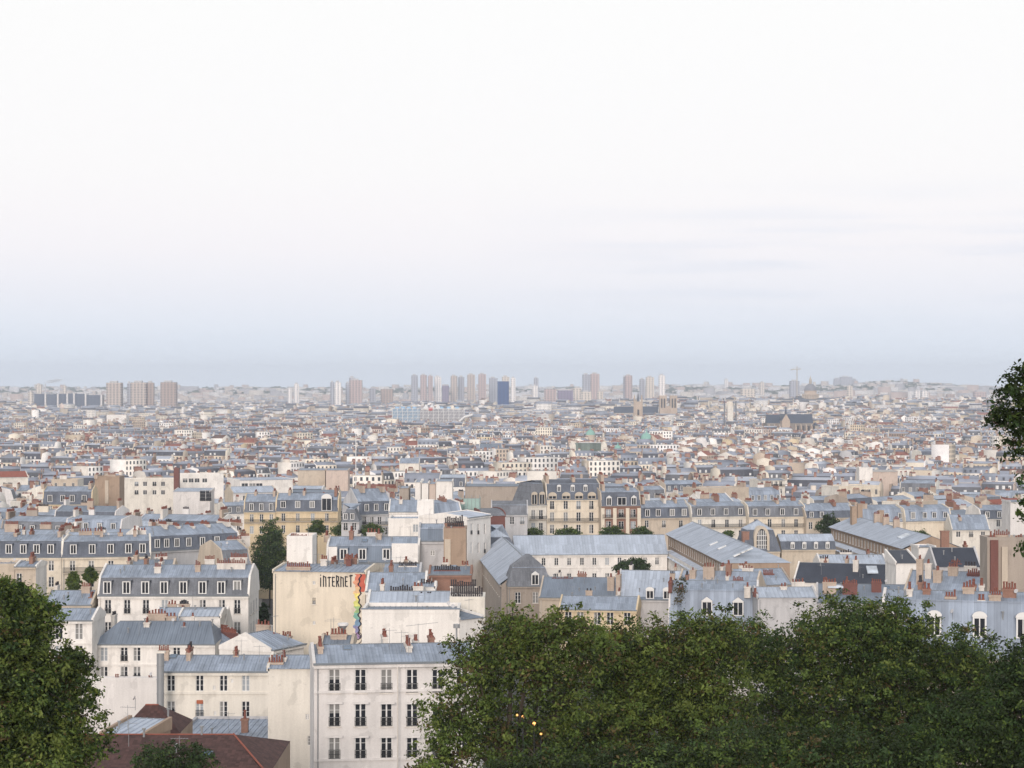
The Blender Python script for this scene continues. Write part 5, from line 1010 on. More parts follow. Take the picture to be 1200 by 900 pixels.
T = [('grey beige slab tower, first of the three slabs on the left skyline', 124.5, 142, 448.5, 5200, 'beige'), ('widest beige slab tower, middle of the three slabs on the left skyline', 153, 171, 448.2, 5200, 'beige'), ('narrow darker flank tower touching the widest beige slab', 171.6, 180, 448.5, 5215, 'brown'), ('pale grey flank tower touching the left of the widest beige slab', 149, 152.6, 449, 5215, 'grey'),
     ('brown slab tower, third of the three slabs on the left skyline', 188, 206, 448, 5200, 'brown'),
     ('slim cream tower left of the dark ministry block', 33, 38, 459, 5600, 'cream'), ('pale pinkish tower behind the dark ministry block', 42, 48, 450.5, 6900, 'cream'), ('slim pale tower rising above the middle of the ministry block', 73.5, 77, 452, 6800, 'cream'),
     ('dark grey slim tower beside a pale slab tower left of the centre', 387, 391, 448, 5800, 'grey'), ('pale grey slab tower just right of the dark grey slim tower', 392, 399.5, 448, 5800, 'white'), ('stepped tower with dark blue top left of the pinkish tower', 405, 409.5, 449, 5900, 'grey'), ('pinkish stepped tower with a taller grey half', 409.5, 424, 445.5, 5900, 'pink'), ('short grey tower top rising behind the pinkish stepped tower', 409, 416, 442.5, 5960, 'grey'),
     ('low grey pair tower right of the pinkish stepped tower', 433, 440, 455, 6000, 'grey'), ('low brown tower right of the low grey pair', 446, 460, 456, 6100, 'brown'),
     ('pair of pale towers over the eastern roofs, left one', 337, 342, 455, 6400, 'white'), ('pair of pale towers over the eastern roofs, right one', 344.5, 350, 450, 6400, 'white'),
     ('hazy grey tower at the left end of the skyline cluster', 482, 489.5, 440, 7200, 'grey'), ('hazy pale pink tower second in the skyline cluster', 492.5, 500, 439.5, 7000, 'pink'), ('hazy narrow pink tower third in the skyline cluster', 501.5, 507, 440.5, 7000, 'pink'), ('hazy white striped tower fourth in the skyline cluster', 509, 517, 441.5, 7100, 'white'), ('squat violet slab below the striped tower of the cluster', 518, 526, 452, 6600, 'violet'),
     ('beige tower with grey right half in the skyline cluster', 528, 536, 440.5, 6700, 'beige'), ('grey right half tower of the beige pair in the cluster', 537, 544, 441.5, 6750, 'grey'), ('slim beige tower between two gaps of the cluster', 547.5, 556.5, 439, 6700, 'beige'), ('slim reddish beige tower left of the dark blue tower', 560.5, 569.5, 438.5, 6700, 'pink'), ('pale grey tower nearest behind the dark blue tower', 573, 583, 443, 6900, 'grey'),
     ('tower with broad white edges directly right of the dark blue tower', 598.5, 604, 443, 6200, 'white'), ('pale lower slab touching the white edged tower', 588, 597, 441.5, 6500, 'cream'), ('faint slim tower right of the white edged tower', 625.5, 631, 443, 8000, 'grey'), ('pale slim tower stub beneath the faint slim tower', 624, 630, 452, 6300, 'white'),
     ('pinkish wide slab left of the violet slab', 638, 652, 456, 5900, 'pink'), ('dark violet slab between pinkish slabs', 653.5, 671.5, 457.5, 5800, 'violet'), ('cream slab right of the dark violet slab', 672, 681, 455, 5950, 'cream'), ('bright cream low slab before the grey and pink twin towers', 681.5, 693, 459, 5700, 'cream'), ('bright white low block right of the twin towers', 700, 706.5, 458.5, 5700, 'cream'),
     ('grey half of the tall twin towers', 682.5, 691.5, 439, 6300, 'grey'), ('pinkish half of the tall twin towers', 692, 702.5, 438, 6300, 'pink'), ('tall tower with pink face and grey flank, alone right of the twins', 732.5, 741, 440, 6400, 'pink'), ('narrow grey flank of the pink faced tower', 730.5, 732.2, 441.5, 6410, 'grey'), ('pale grey block left of the cream tower', 749.5, 756, 444.5, 6350, 'grey'), ('cream tower left of the white edged slab', 757, 766.5, 442, 6300, 'cream'), ('tall slab with bright white edges behind the cathedral', 772, 779.5, 440, 6200, 'white'),
     ('small white tower on the southern hill', 849, 853.5, 444.5, 10400, 'white'), ('white slim tower right of the wooded hill', 890.5, 896, 448, 8600, 'cream'), ('white block on stilts left of the domed church', 869, 885, 455.5, 5700, 'cream'), ('wide pale hospital block on the hilltop', 977.5, 985, 443.5, 10600, 'grey'), ('higher hazy hospital block on the hilltop', 985.3, 999, 441.5, 10600, 'grey'), ('right low wing of the hilltop hospital', 999.3, 1003.5, 444.5, 10600, 'grey'),
     ('cream lit block under the hilltop hospital', 993, 999, 452.5, 6600, 'cream'), ('pale tower left of the dome of the great domed church', 926, 937, 446.5, 6900, 'grey'), ('pale block pair on the right skyline, left one', 1072, 1078, 458, 6600, 'white'), ('pale block pair on the right skyline, right one', 1080, 1088, 458, 6600, 'white'), ('wide brownish block near the right skyline', 1110, 1119, 462, 6300, 'brown'), ('pale wide slab close to the hanging leaves on the skyline', 1142, 1156, 459, 6700, 'pink')]
for lab, a, b_, t_, d, m in T: tower(lab, a, b_, t_, d, m, group='towers on the skyline')
UT = tower('dark blue glass university tower standing alone above the centre', 583, 596.5, 446.8, 4600, 'dark', 'university_tower', 'tower', 32, cap=False)
MINI = empty('ministry_building', P(40, 477, 5200)); tag(MINI, 'long dark blue glass ministry building with white vertical piers on the left', 'building')
for i, (a, b_, t_) in enumerate(((40, 52.5, 461.5), (54.5, 67, 462), (69, 78, 461.5), (80, 86, 461), (87.5, 99.5, 461.5), (100.5, 118, 463))):
    q0, q1 = P(a, t_, 5200), P(b_, 477, 5200); mb = MB(); mb.box(0, q1.x-q0.x, 0, 30, -q1.z+q0.z-60 if 0 else -60, q0.z-q1.z, TM['ministry']); mb.build('glass_block', MINI, (q0.x-MINI.location.x, 0, q1.z-MINI.location.z))
    mb = MB(); mb.box(q1.x-q0.x, q1.x-q0.x+4, -3, 28, -60, q0.z-q1.z+1, W['white2']); mb.build('pier', MINI, (q0.x-MINI.location.x, 0, q1.z-MINI.location.z))
# -- arts centre with its outside tubes and white trusses
AC = empty('arts_centre', P(460, 497, 3060)); d0 = 3060; tag(AC, 'pale blue arts centre wrapped in white steel trusses, pipes and escalator tube', 'museum')
a = P(461, 479, d0); c = P(545, 497, d0); w_, h_ = c.x-a.x, a.z-c.z; bl = mat('bluish_glass_wall', (.22, .33, .45), .4, .2, .1)
mb = MB(); mb.box(0, w_*.38, 0, 45, -6, h_, bl); mb.box(w_*.38, w_, 0, 45, -6, h_-2, mat('grey_glass_wall', (.30, .30, .33), .5, .25, .1)); mb.build('hall', AC)
mb = MB()
for i in range(15): x = w_*i/14; mb.tube((x, -3, -4), (x, -3, h_+1), .5, .5, FRAME, 5)
for z in np.linspace(0, h_, 6): mb.tube((0, -3, z), (w_, -3, z), .35, .35, FRAME, 5)
for i in range(14):
    for z0_, z1_ in ((0, h_/2), (h_/2, h_)): mb.tube((w_*i/14, -3, z0_), (w_*(i+1)/14, -3, z1_), .22, .22, FRAME, 4)
mb.build('truss', AC)
for i in range(3): mb = MB(); s_ = w_*(.42+.085*i); mb.v = [(s_, 4, h_), (s_+8.5, 4, h_), (s_+8.5, 30, h_), (s_, 30, h_), (s_+4.2, 17, h_+7)]; mb.f = [(0, 1, 4), (1, 2, 4), (2, 3, 4), (3, 0, 4)]; mb.m = [mb.mi(FRAME)]*4; mb.build('tent_roof', AC)
mb = MB(); mb.box(w_*.5, w_*.56, -2, 10, h_-2.5, h_+1.6, mat('red_plant', (.50, .08, .08), .6)); mb.build('red_plant_room', AC)
for u in (.06, .14, .22, .30, .68, .78, .9): mb = MB(); mb.tube((w_*u, 12, h_), (w_*u, 12, h_+3), 3, 3, mat('blue_duct', (.30, .48, .66), .6), 10); mb.build('roof_duct', AC)
mb = MB(); mb.tube((w_*.86, -5, -3), (w_*1.0, -5, h_*.45), 1.6, 1.6, FRAME, 8); mb.tube((w_*1.0, -5, h_*.45), (w_*1.12, -5, h_*.62), 1.6, 1.6, FRAME, 8); mb.build('escalator_tube', AC)
# -- gothic bell tower, cathedral, great church, domed church
STN = mat('old_stone', (.44, .36, .29), .9, .2, .08, .2); STN2 = mat('grey_old_stone', (.40, .36, .31), .9, .2, .06, .2); LEAD = mat('lead_roof', (.055, .07, .10), .6, .15, .05)
BT = empty('bell_tower', P(748, 497, 3300)); tag(BT, 'slender square gothic stone tower with corner pinnacles', 'tower'); w_ = 8.6/F*3300; h_ = 26.5/F*3300+20
mb = MB(); mb.box(-w_/2, w_/2, 0, w_, -20, h_-20, STN); mb.build('shaft', BT)
for sx in (-1, 1):
    for yy in (0, w_): mb = MB(); mb.tube((sx*w_/2, yy, -20), (sx*w_/2, yy, h_-17), 1.3, 1.1, STN, 6); mb.tube((sx*w_/2, yy, h_-17), (sx*w_/2, yy, h_-9), 1.2, .1, STN, 6); mb.build('pinnacle', BT)
for z in (2, 14): mb = MB(); mb.box(-1.4, 1.4, -.25, .2, z, z+9, IRON); mb.build('louvred_opening', BT)
CA = empty('cathedral', P(720, 492, 3900)); tag(CA, 'gothic cathedral with twin square towers, long lead roof and needle spire', 'cathedral'); s = 3900/F
mb = MB(); mb.box(0, 52*s, 0, 40, -25, 8*s, STN2); mb.build('nave', CA)
mb = MB(); mb.prism([(6, 8*s), (20, 15.5*s), (34, 8*s)], 0, 52*s, LEAD); mb.build('roof', CA)
for x in (53, 65.5):
    mb = MB(); mb.box(x*s, (x+8.2)*s, 0, 20, -25, 28.5*s, STN); mb.build('tower', CA)
    for k in (1.6, 4.8): mb = MB(); mb.box((x+k)*s, (x+k+1.7)*s, -.6, .5, 14*s, 25*s, IRON); mb.build('louvred_opening', CA)
mb = MB(); mb.box(61.3*s, 65.4*s, 4, 16, -25, 16*s, STN); mb.build('west_front', CA)
mb = MB(); mb.tube((28.5*s, 20, 14*s), (28.5*s, 20, 33*s), 4.2, .25, LEAD, 8); mb.build('spire', CA)
EU = empty('gothic_church', P(897, 508, 2790)); s = 2790/F; tag(EU, 'huge gothic church with dark slate roofs and flying buttresses on the right', 'church')
mb = MB(); mb.box(2*s, 55*s, 0, 46, -18, 12*s, mat('dark_stone', (.22, .195, .175), .9, .25, .08, .2)); mb.build('nave', EU)  # nave stone is a darker tone than the transept stone
mb = MB(); mb.prism([(8, 12*s), (20, 22.5*s), (32, 12*s)], 28*s, 57*s, LEAD); mb.build('roof', EU); mb = MB(); mb.prism([(10, 11*s), (22, 22*s), (34, 11*s)], 3*s, 19*s, LEAD); mb.build('roof', EU)
mb = MB(); mb.box(18.5*s, 28*s, -8, 50, -18, 15*s, STN); mb.prism([(0, 0)], 0, 0, STN) if 0 else None; mb.build('transept', EU)
mb = MB(); k0 = [(18.5*s, 15*s), (28*s, 15*s), (23.2*s, 23*s)]; mb.poly([(x, -8, z) for x, z in k0], STN); mb.poly([(k0[0][0], -8, k0[0][1]), (k0[2][0], -8, k0[2][1]), (k0[2][0], 50, k0[2][1]), (k0[0][0], 50, k0[0][1])], LEAD); mb.poly([(k0[1][0], -8, k0[1][1]), (k0[1][0], 50, k0[1][1]), (k0[2][0], 50, k0[2][1]), (k0[2][0], -8, k0[2][1])], LEAD); mb.build('gable', EU)
for i in range(9):
    x = (4+6.2*i)*s
    if 17*s < x < 29*s: continue
    mb = MB(); mb.box(x-.8, x+.8, -9, -6.5, -18, 8*s, STN); mb.tube((x, -7.7, 8*s), (x, -7.7, 11*s), 1.0, .1, STN, 5); mb.poly([(x-.4, -7, 7*s), (x+.4, -7, 7*s), (x+.4, 0, 11*s), (x-.4, 0, 11*s)], STN); mb.build('buttress', EU)
    mb = MB(); mb.box(x+1.4, x+5, -.3, .2, 0, 9*s, IRON); mb.build('tall_window', EU)
mb = MB(); mb.tube((26*s, 20, 21*s), (26*s, 20, 32*s), 1.8, .2, LEAD, 6); mb.build('fleche', EU); mb = MB(); mb.tube((60*s, 12, -18), (60*s, 12, 9*s), 4.4, 4.4, STN2, 10); mb.tube((60*s, 12, 9*s), (60*s, 12, 13*s), 4.5, .3, LEAD, 10); mb.build('turret', EU)
PA = empty('domed_church', P(950.5, 470, 4560)); s = 4560/F; tag(PA, 'domed church with columned drum and lantern on its hill', 'church')
mb = MB(); mb.box(-22*s, 24*s, -20, 40, -30, 1.5*s, STN2); mb.build('nave', PA)
mb = MB(); mb.prism([(-16, 1.5*s), (8, 4.0*s), (32, 1.5*s)], -22*s, 24*s, LEAD); mb.build('roof', PA)
mb = MB(); mb.lathe((0, 10, 0), [(9.2*s, 1*s), (9.2*s, 7*s), (9.8*s, 7.2*s), (9.8*s, 8.2*s), (7.2*s, 8.4*s), (7.2*s, 12*s), (7.5*s, 12.3*s)], STN, 28); mb.build('drum', PA, smooth=True)
for i in range(20): an = 2*math.pi*i/20; mb = MB(); mb.tube((9.6*s*math.cos(an), 10+9.6*s*math.sin(an), 1*s), (9.6*s*math.cos(an), 10+9.6*s*math.sin(an), 7.2*s), 1.0, .9, W['stone'], 6); mb.build('column', PA)
mb = MB(); mb.lathe((0, 10, 0), [(7.2*s*math.cos(t), 12.2*s+8.3*s*math.sin(t)) for t in np.linspace(0, 1.42, 9)], mat('dome_lead', (.20, .21, .24), .7, .1, .05), 24); mb.build('dome', PA, smooth=True)
mb = MB(); mb.lathe((0, 10, 0), [(1.7*s, 20*s), (1.7*s, 25*s), (1.3*s, 25.6*s), (.2*s, 29*s), (.1*s, 30.5*s)], STN2, 10); mb.build('lantern', PA)
CRN = empty('tower_crane', P(934, 470, 4600)); s = 4600/F; tag(CRN, 'tower crane with long jib beside the domed church', 'crane'); YL = mat('crane_paint', (.42, .37, .30), .6)
mb = MB()
for sx in (-1, 1):
    for yy in (-1, 1): mb.tube((sx, yy, -20), (sx, yy, 37*s), .22, .22, YL, 4)
for k in range(22): z = -10+k*4; mb.tube((-1, -1, z), (1, -1, z+4), .18, .18, YL, 4); mb.tube((1, 1, z), (-1, 1, z+4), .18, .18, YL, 4)
mb.build('mast', CRN); mb = MB(); mb.tube((-7*s, 0, 37*s), (5*s, 0, 37.6*s), .9, .6, YL, 5); mb.tube((0, 0, 37*s), (0, 0, 40*s), .8, .3, YL, 5); mb.tube((-6.5*s, 0, 37.3*s), (0, 0, 40*s), .2, .2, YL, 4); mb.tube((0, 0, 40*s), (4.5*s, 0, 37.8*s), .2, .2, YL, 4); mb.build('jib', CRN); mb = MB(); mb.box(-7.4*s, -6.0*s, -1, 1, 36*s, 37.4*s, W['grey']); mb.build('counterweight', CRN)
SCF = empty('bell_tower', P(856, 507, 2900)); s = 2900/F; tag(SCF, 'pale square stone tower between two dark slim piers left of the huge gothic church', 'tower')
mb = MB(); mb.box(-3.4*s, 3.4*s, 0, 9, -15, 31*s, W['ivory']); mb.build('shaft', SCF)
for x in (-6.8, 6.8): mb = MB(); mb.box((x-.7)*s, (x+.7)*s, 2, 5, -15, 37*s, R['slategrey']); mb.build('pier', SCF)
mb = MB(); mb.box(-9*s, 17*s, -3, 12, -15, 6*s, R['slate']); mb.build('base_block', SCF)
for lab, px, py, d, r in (('green copper dome right of the dark green store roof', 757.5, 517, 1900, 5.2), ('small green copper dome above the dark green store roof', 692, 512, 2050, 4.6), ('low green copper roof turret left of the orange brown wall', 724, 529, 1700, 3.0)):
    E = empty('domed_turret', P(px, py, d)); tag(E, lab, 'dome'); gz = float(g(0, d))-E.location.z
    mb = MB(); mb.lathe((0, 0, 0), [(r, gz), (r, 1), (r*1.1, 1.2), (r*1.1, 2)], W['stone'], 14); mb.build('drum', E)
    mb = MB(); mb.lathe((0, 0, 2), [(r*math.cos(t), r*1.1*math.sin(t)) for t in np.linspace(0, 1.4, 7)]+[(.5, r*1.4), (.1, r*2)], R['green'], 14); mb.build('dome', E, smooth=True)
LD = empty('church_tower', P(602, 528, 1750)); tag(LD, 'cream church belfry with white dome beside the big plain cream wall', 'church'); gz = float(g(0, 1750))-LD.location.z
mb = MB(); mb.box(-3.2, 3.2, -3.2, 3.2, gz, 6, W['yellow']); mb.box(-3.6, 3.6, -3.6, 3.6, 6, 7, W['white']); mb.build('shaft', LD); mb = MB(); mb.lathe((0, 0, 7), [(2.8*math.cos(t), 4*math.sin(t)) for t in np.linspace(0, 1.5, 7)]+[(.1, 8)], W['white'], 12); mb.build('dome', LD, smooth=True)
SPI = empty('brick_chimney', P(628, 570, 780)) if 0 else None
FP = empty('flagpole', P(417, 568, 700)); tag(FP, 'tall thin pale pole standing above the dark corner house', 'pole'); mb = MB(); gz = float(g(FP.location.x, 700))-FP.location.z; mb.tube((0, 0, gz), (0, 0, 17), .22, .12, FRAME, 6); mb.tube((0, 0, 17), (0, 0, 17.5), .3, .1, FRAME, 6); mb.build('pole', FP)

FS = empty('factory_chimney', P(53, 462, 7200)); tag(FS, 'thin far factory chimney with a faint white plume on the left skyline', 'chimney'); mb = MB(); gz = float(g(FS.location.x, 7200))-FS.location.z; mb.tube((0, 0, gz), (0, 0, (462-450)/F*7200), 3.2, 2.2, W['grey'], 8); mb.build('stack', FS)
SM = bpy.data.materials.new('plume'); SM.use_nodes = True; t_ = SM.node_tree; t_.nodes.remove(t_.nodes['Principled BSDF']); v_ = t_.nodes.new('ShaderNodeVolumePrincipled'); v_.inputs['Density'].default_value = .035; v_.inputs['Color'].default_value = (.95, .95, .95, 1); t_.links.new(v_.outputs[0], t_.nodes['Material Output'].inputs['Volume'])
mb = MB()
for k in range(1): mb.lathe((0, 0, 0), [(max(.5, 34*math.sin(q_)), 6.5*-math.cos(q_)) for q_ in np.linspace(.05, 3.09, 9)], SM, 18, .4)
o_ = mb.build('smoke', None, P(63, 446.5, 7200), 0, True); o_.rotation_euler = (0, math.radians(-9), 0); tag(o_, 'faint white smoke plume drifting over the left skyline', 'smoke', kind='stuff')
BD = MB(); BD.v = [(0, .12, 0), (0, -.14, 0), (.26, .0, .09), (-.26, 0, .09), (.05, .02, .05), (-.05, .02, .05), (0, 0, -.05)]; BD.f = [(0, 2, 1), (0, 1, 3), (0, 4, 1), (0, 1, 5), (0, 6, 4), (1, 4, 6), (0, 5, 6), (1, 6, 5)]; BD.m = [BD.mi(IRON)]*8
tag(BD.build('bird', None, P(495, 253, 420)), 'tiny dark bird flying alone in the pale sky', 'bird')
# ------------------------------------------------------------------ trees
def leafmat(name, c, tr=.25):
    m = bpy.data.materials.new(name); m.use_nodes = True; t = m.node_tree; n = t.nodes; l = t.links; bs = n['Principled BSDF']; bs.inputs['Roughness'].default_value = .65; bs.inputs['Specular IOR Level'].default_value = .25
    geo = n.new('ShaderNodeNewGeometry'); tc = n.new('ShaderNodeTexCoord'); nz = n.new('ShaderNodeTexNoise'); nz.inputs['Scale'].default_value = .55; nz.inputs['Detail'].default_value = 3; l.new(tc.outputs['Object'], nz.inputs[0])
    ad = n.new('ShaderNodeMath'); ad.operation = 'MULTIPLY_ADD'; l.new(geo.outputs['Random Per Island'], ad.inputs[0]); ad.inputs[1].default_value = .55; ad.inputs[2].default_value = -.12
    a2 = n.new('ShaderNodeMath'); a2.operation = 'MULTIPLY_ADD'; l.new(nz.outputs['Fac'], a2.inputs[0]); a2.inputs[1].default_value = 1.85; l.new(ad.outputs[0], a2.inputs[2])
    vs = n.new('ShaderNodeVectorMath'); vs.operation = 'SCALE'; vs.inputs[0].default_value = c; l.new(a2.outputs[0], vs.inputs['Scale']); l.new(vs.outputs[0], bs.inputs['Base Color'])
    td = n.new('ShaderNodeBsdfTranslucent'); v2 = n.new('ShaderNodeVectorMath'); v2.operation = 'MULTIPLY'; v2.inputs[1].default_value = (1.2, 1.3, .6); l.new(vs.outputs[0], v2.inputs[0]); l.new(v2.outputs[0], td.inputs[0])
    mx = n.new('ShaderNodeMixShader'); mx.inputs[0].default_value = tr; l.new(bs.outputs[0], mx.inputs[1]); l.new(td.outputs[0], mx.inputs[2]); l.new(mx.outputs[0], n['Material Output'].inputs[0]); return m
LM = dict(a=leafmat('leaf_green', (0.0745, 0.1119, 0.0251)), b=leafmat('leaf_yellow_green', (0.1180, 0.1514, 0.0343)), c=leafmat('leaf_dark', (0.0219, 0.0355, 0.0107)), r=leafmat('leaf_rusty', (0.0860, 0.0644, 0.0261)), d=leafmat('leaf_deep', (0.0328, 0.0616, 0.0190)))
BARK = mat('bark', (.055, .045, .036), .95, .3, 3)
def crown_mesh(lobes, nclump, per, size, spread, pal, shell=.55, droop=.25, asp=.55):
    """lobes: (x,y,z,rx,ry,rz). many small leaf faces gathered in clumps through the crown's volume"""
    lo = np.array(lobes, float); vol = lo[:, 3]*lo[:, 4]*lo[:, 5]; pr = vol**.75; pr /= pr.sum()
    li = rng.choice(len(lo), nclump, p=pr); d = rng.normal(size=(nclump, 3)); d /= np.linalg.norm(d, axis=1)[:, None]
    rr = shell+(1-shell)*rng.random(nclump)**.6; rr *= rng.uniform(.82, 1.12, nclump); sp_ = rng.random(nclump) < .12; rr = np.where(sp_, rng.uniform(1.02, 1.27, nclump), rr)
    cpos = lo[li, :3]+d*lo[li, 3:]*rr[:, None]
    csz = spread*np.where(sp_, .6, rng.uniform(.5, 1.5, nclump)); cnt = np.maximum(4, (per*rng.uniform(.5, 1.5, nclump))).astype(int)
    ci = np.repeat(np.arange(nclump), cnt); n = len(ci)
    off = rng.normal(size=(n, 3))*csz[ci][:, None]*np.array((1, 1, .62))
    p = cpos[ci]+off; p[:, 2] -= droop*np.linalg.norm(off[:, :2], axis=1)
    nrm = rng.normal(size=(n, 3))*.75+d[ci]*.5+np.array((0, 0, .55)); nrm /= np.linalg.norm(nrm, axis=1)[:, None]
    t = rng.normal(size=(n, 3)); t -= nrm*np.sum(t*nrm, 1)[:, None]; t /= np.linalg.norm(t, axis=1)[:, None]; b = np.cross(nrm, t)
    s = (size*rng.uniform(.5, 1.6, n))[:, None]
    V = np.stack([p-t*s*.6, p+b*s*asp*.5+nrm*s*.08, p+t*s*.6, p-b*s*asp*.5+nrm*s*.08], 1).reshape(-1, 3)
    me = bpy.data.meshes.new('crown'); me.vertices.add(4*n); me.vertices.foreach_set('co', V.astype(np.float32).ravel()); me.loops.add(4*n); me.loops.foreach_set('vertex_index', np.arange(4*n, dtype=np.int32))
    me.polygons.add(n); me.polygons.foreach_set('loop_start', np.arange(0, 4*n, 4, dtype=np.int32)); me.polygons.foreach_set('loop_total', np.full(n, 4, np.int32))
    ks = list(pal); w = np.array([pal[k] for k in ks], float); w /= w.sum(); cm = rng.choice(len(ks), nclump, p=w); mi = np.where(rng.random(n) < .3, rng.choice(len(ks), n, p=w), cm[ci]); me.polygons.foreach_set('material_index', mi.astype(np.int32))
    for k in ks: me.materials.append(LM[k])
    me.update(); return me, cpos
def tree(label, base, lobes, nclump, per, size, spread, pal, r0=.3, limbs=14, lr=1.0, fk=None, group=None, cat='tree', name='tree', **k):
    """base: world position of the trunk foot; lobes in world coordinates"""
    E = empty(name, base); tag(E, label, cat, group); bx = Vector(base)
    lob = [(x-bx.x, y-bx.y, z-bx.z, rx, ry, rz) for x, y, z, rx, ry, rz in lobes]
    me, cp = crown_mesh(lob, nclump, per, size, spread, pal, **k); put('crown', me, E)
    mb = MB(); lo = np.array(lob); cen = Vector((lo[:, 0].mean(), lo[:, 1].mean(), lo[:, 2].mean())); zb = min(l[2]-l[5]*.9 for l in lob); fork = Vector((cen.x*.35, cen.y*.35, max(zb, cen.z*.45))) if fk is None else Vector(fk)-bx
    mb.tube((0, 0, -.5), fork, r0, r0*.72, BARK, 9); r0 *= lr
    for l in lob:
        c = Vector(l[:3]); m_ = fork+(c-fork)*.55+Vector((0, 0, -.08*(c-fork).length)); mb.tube(fork, m_, r0*.55, r0*.36, BARK, 7); mb.tube(m_, c, r0*.36, r0*.2, BARK, 6)
        dd = [Vector(cp[j]) for j in rng.choice(len(cp), min(len(cp), limbs*6), replace=False)]
        dd = [q for q in dd if (q-c).length < max(l[3:])*1.15][:limbs]
        for q in dd: mid = c+(q-c)*.5+Vector((0, 0, .1)); mb.tube(c, mid, r0*.17, r0*.10, BARK, 5, False); mb.tube(mid, q, r0*.10, r0*.03, BARK, 4, False)
    mb.build('trunk', E); return E
def lob(px, py, d, rpx, rpy, rd):
    p = P(px, py, d); return (p.x, p.y, p.z, rpx/F*d, rd, rpy/F*d)
def foot(px, d): x = (px-CX)/F*d; return (x, d, float(g(x, d)))
NEARG = 'trees on the slope below'
tree('leafy green tree filling the bottom left corner', foot(20, 78), [lob(10, 795, 78, 62, 80, 2.4), lob(30, 735, 78, 36, 42, 1.5), lob(70, 805, 78, 36, 44, 1.6), lob(92, 775, 78, 15, 14, .7), lob(60, 870, 78, 60, 52, 2.4), lob(5, 700, 78, 26, 22, 1.2), lob(40, 712, 78, 20, 26, 1.0), lob(-20, 860, 78, 60, 60, 2)], 1937, 44, .125, .20, dict(a=4, b=4, c=2, d=1.5, r=.6), r0=.28, shell=.1, group=NEARG)
tree('airy green tree in front of the white block with window rails', foot(590, 92), [lob(560, 785, 92, 52, 48, 2.0), lob(620, 770, 92, 60, 50, 2.2), lob(600, 738, 92, 46, 26, 1.6), lob(655, 735, 92, 44, 26, 1.5), lob(690, 760, 92, 40, 36, 1.8), lob(530, 840, 92, 44, 40, 1.8), lob(590, 860, 92, 62, 46, 2.2), lob(660, 830, 92, 50, 52, 2.2), lob(515, 890, 92, 40, 26, 1.6)], 1150, 40, .135, .23, dict(a=4, b=2.5, c=2, r=1.2), r0=.3, shell=.1, group=NEARG)
tree('bright yellow green tree top in the middle of the tree line', foot(790, 100), [lob(720, 760, 100, 46, 36, 2), lob(775, 765, 100, 60, 42, 2.4), lob(830, 755, 100, 56, 40, 2.4), lob(740, 820, 100, 70, 56, 2.6), lob(820, 825, 100, 74, 60, 2.8), lob(700, 870, 100, 60, 44, 2.4), lob(780, 890, 100, 70, 40, 2.6)], 2325, 46, .135, .26, dict(a=4, b=2.6, c=2.4, r=1.0), r0=.36, shell=.1, group=NEARG)
tree('round topped green tree tallest in the right tree line', foot(1000, 108), [lob(1000, 732, 108, 62, 42, 2.6), lob(1050, 738, 108, 46, 36, 2.2), lob(955, 750, 108, 44, 38, 2.2), lob(872, 752, 108, 46, 34, 2.4), lob(1132, 768, 108, 44, 36, 2.2), lob(1142, 806, 108, 36, 40, 2.2), lob(1055, 765, 108, 54, 44, 2.6), lob(905, 775, 108, 46, 40, 2.4), lob(1000, 800, 108, 80, 56, 3.2), lob(1080, 820, 108, 60, 46, 2.8), lob(920, 840, 108, 66, 56, 3.0), lob(1110, 780, 108, 36, 30, 2.0), lob(1030, 870, 108, 80, 48, 3)], 2712, 46, .14, .27, dict(a=4, d=3, b=1.5, c=2.6, r=.5), r0=.4, shell=.1, group=NEARG)
tree('dark dense tree in the bottom right corner', foot(1170, 84), [lob(1188, 790, 84, 28, 44, 1.6), lob(1150, 850, 84, 60, 50, 2.2), lob(1200, 870, 84, 60, 70, 2.4), lob(1090, 885, 84, 50, 36, 2)], 1240, 46, .125, .21, dict(c=4, d=3, a=1.2), r0=.32, shell=.1, group=NEARG)
tree('dark lower tree spread along the bottom of the tree line', foot(850, 84), [lob(880, 885, 84, 80, 40, 2.4), lob(760, 905, 84, 90, 36, 2.4), lob(980, 895, 84, 80, 40, 2.4), lob(640, 905, 84, 70, 30, 2.0)], 1550, 46, .125, .22, dict(c=4, d=2, a=1.6, r=.6), r0=.32, shell=.1, group=NEARG)
tree('low spreading dark green tree before the brown tiled hip roof', foot(205, 135), [lob(205, 884, 135, 42, 15, 2.2), lob(180, 892, 135, 26, 12, 1.6), lob(232, 890, 135, 24, 12, 1.6), lob(205, 905, 135, 44, 14, 2.2)], 260, 36, .15, .22, dict(c=3, d=3, a=1), r0=.22, group=NEARG)
# branch of a tree that stands just outside the frame on the right
hb = [(1185, 490, 15, 17), (1172, 470, 15, 18), (1166, 490, 14, 12), (1186, 450, 14, 16), (1188, 520, 12, 20), (1198, 470, 16, 30), (1197, 440, 12, 14), (1200, 505, 10, 26), (1198, 565, 6, 12), (1201, 600, 5, 20), (1204, 640, 6, 20)]
tree('dark leafy branches hanging in at the right edge from a tree outside the view', (9.9, 34, float(g(9.9, 34))), [lob(a, b_-3, 34, c*.98, e_*.98, .35) for a, b_, c, e_ in hb]+[(10.6, 34, 75.5, 1.5, 1.2, 2.6)], 820, 34, .064, .07, dict(c=5, d=3, a=1), r0=.16, limbs=5, lr=.25, fk=P(1232, 470, 34), shell=.2, droop=.5)
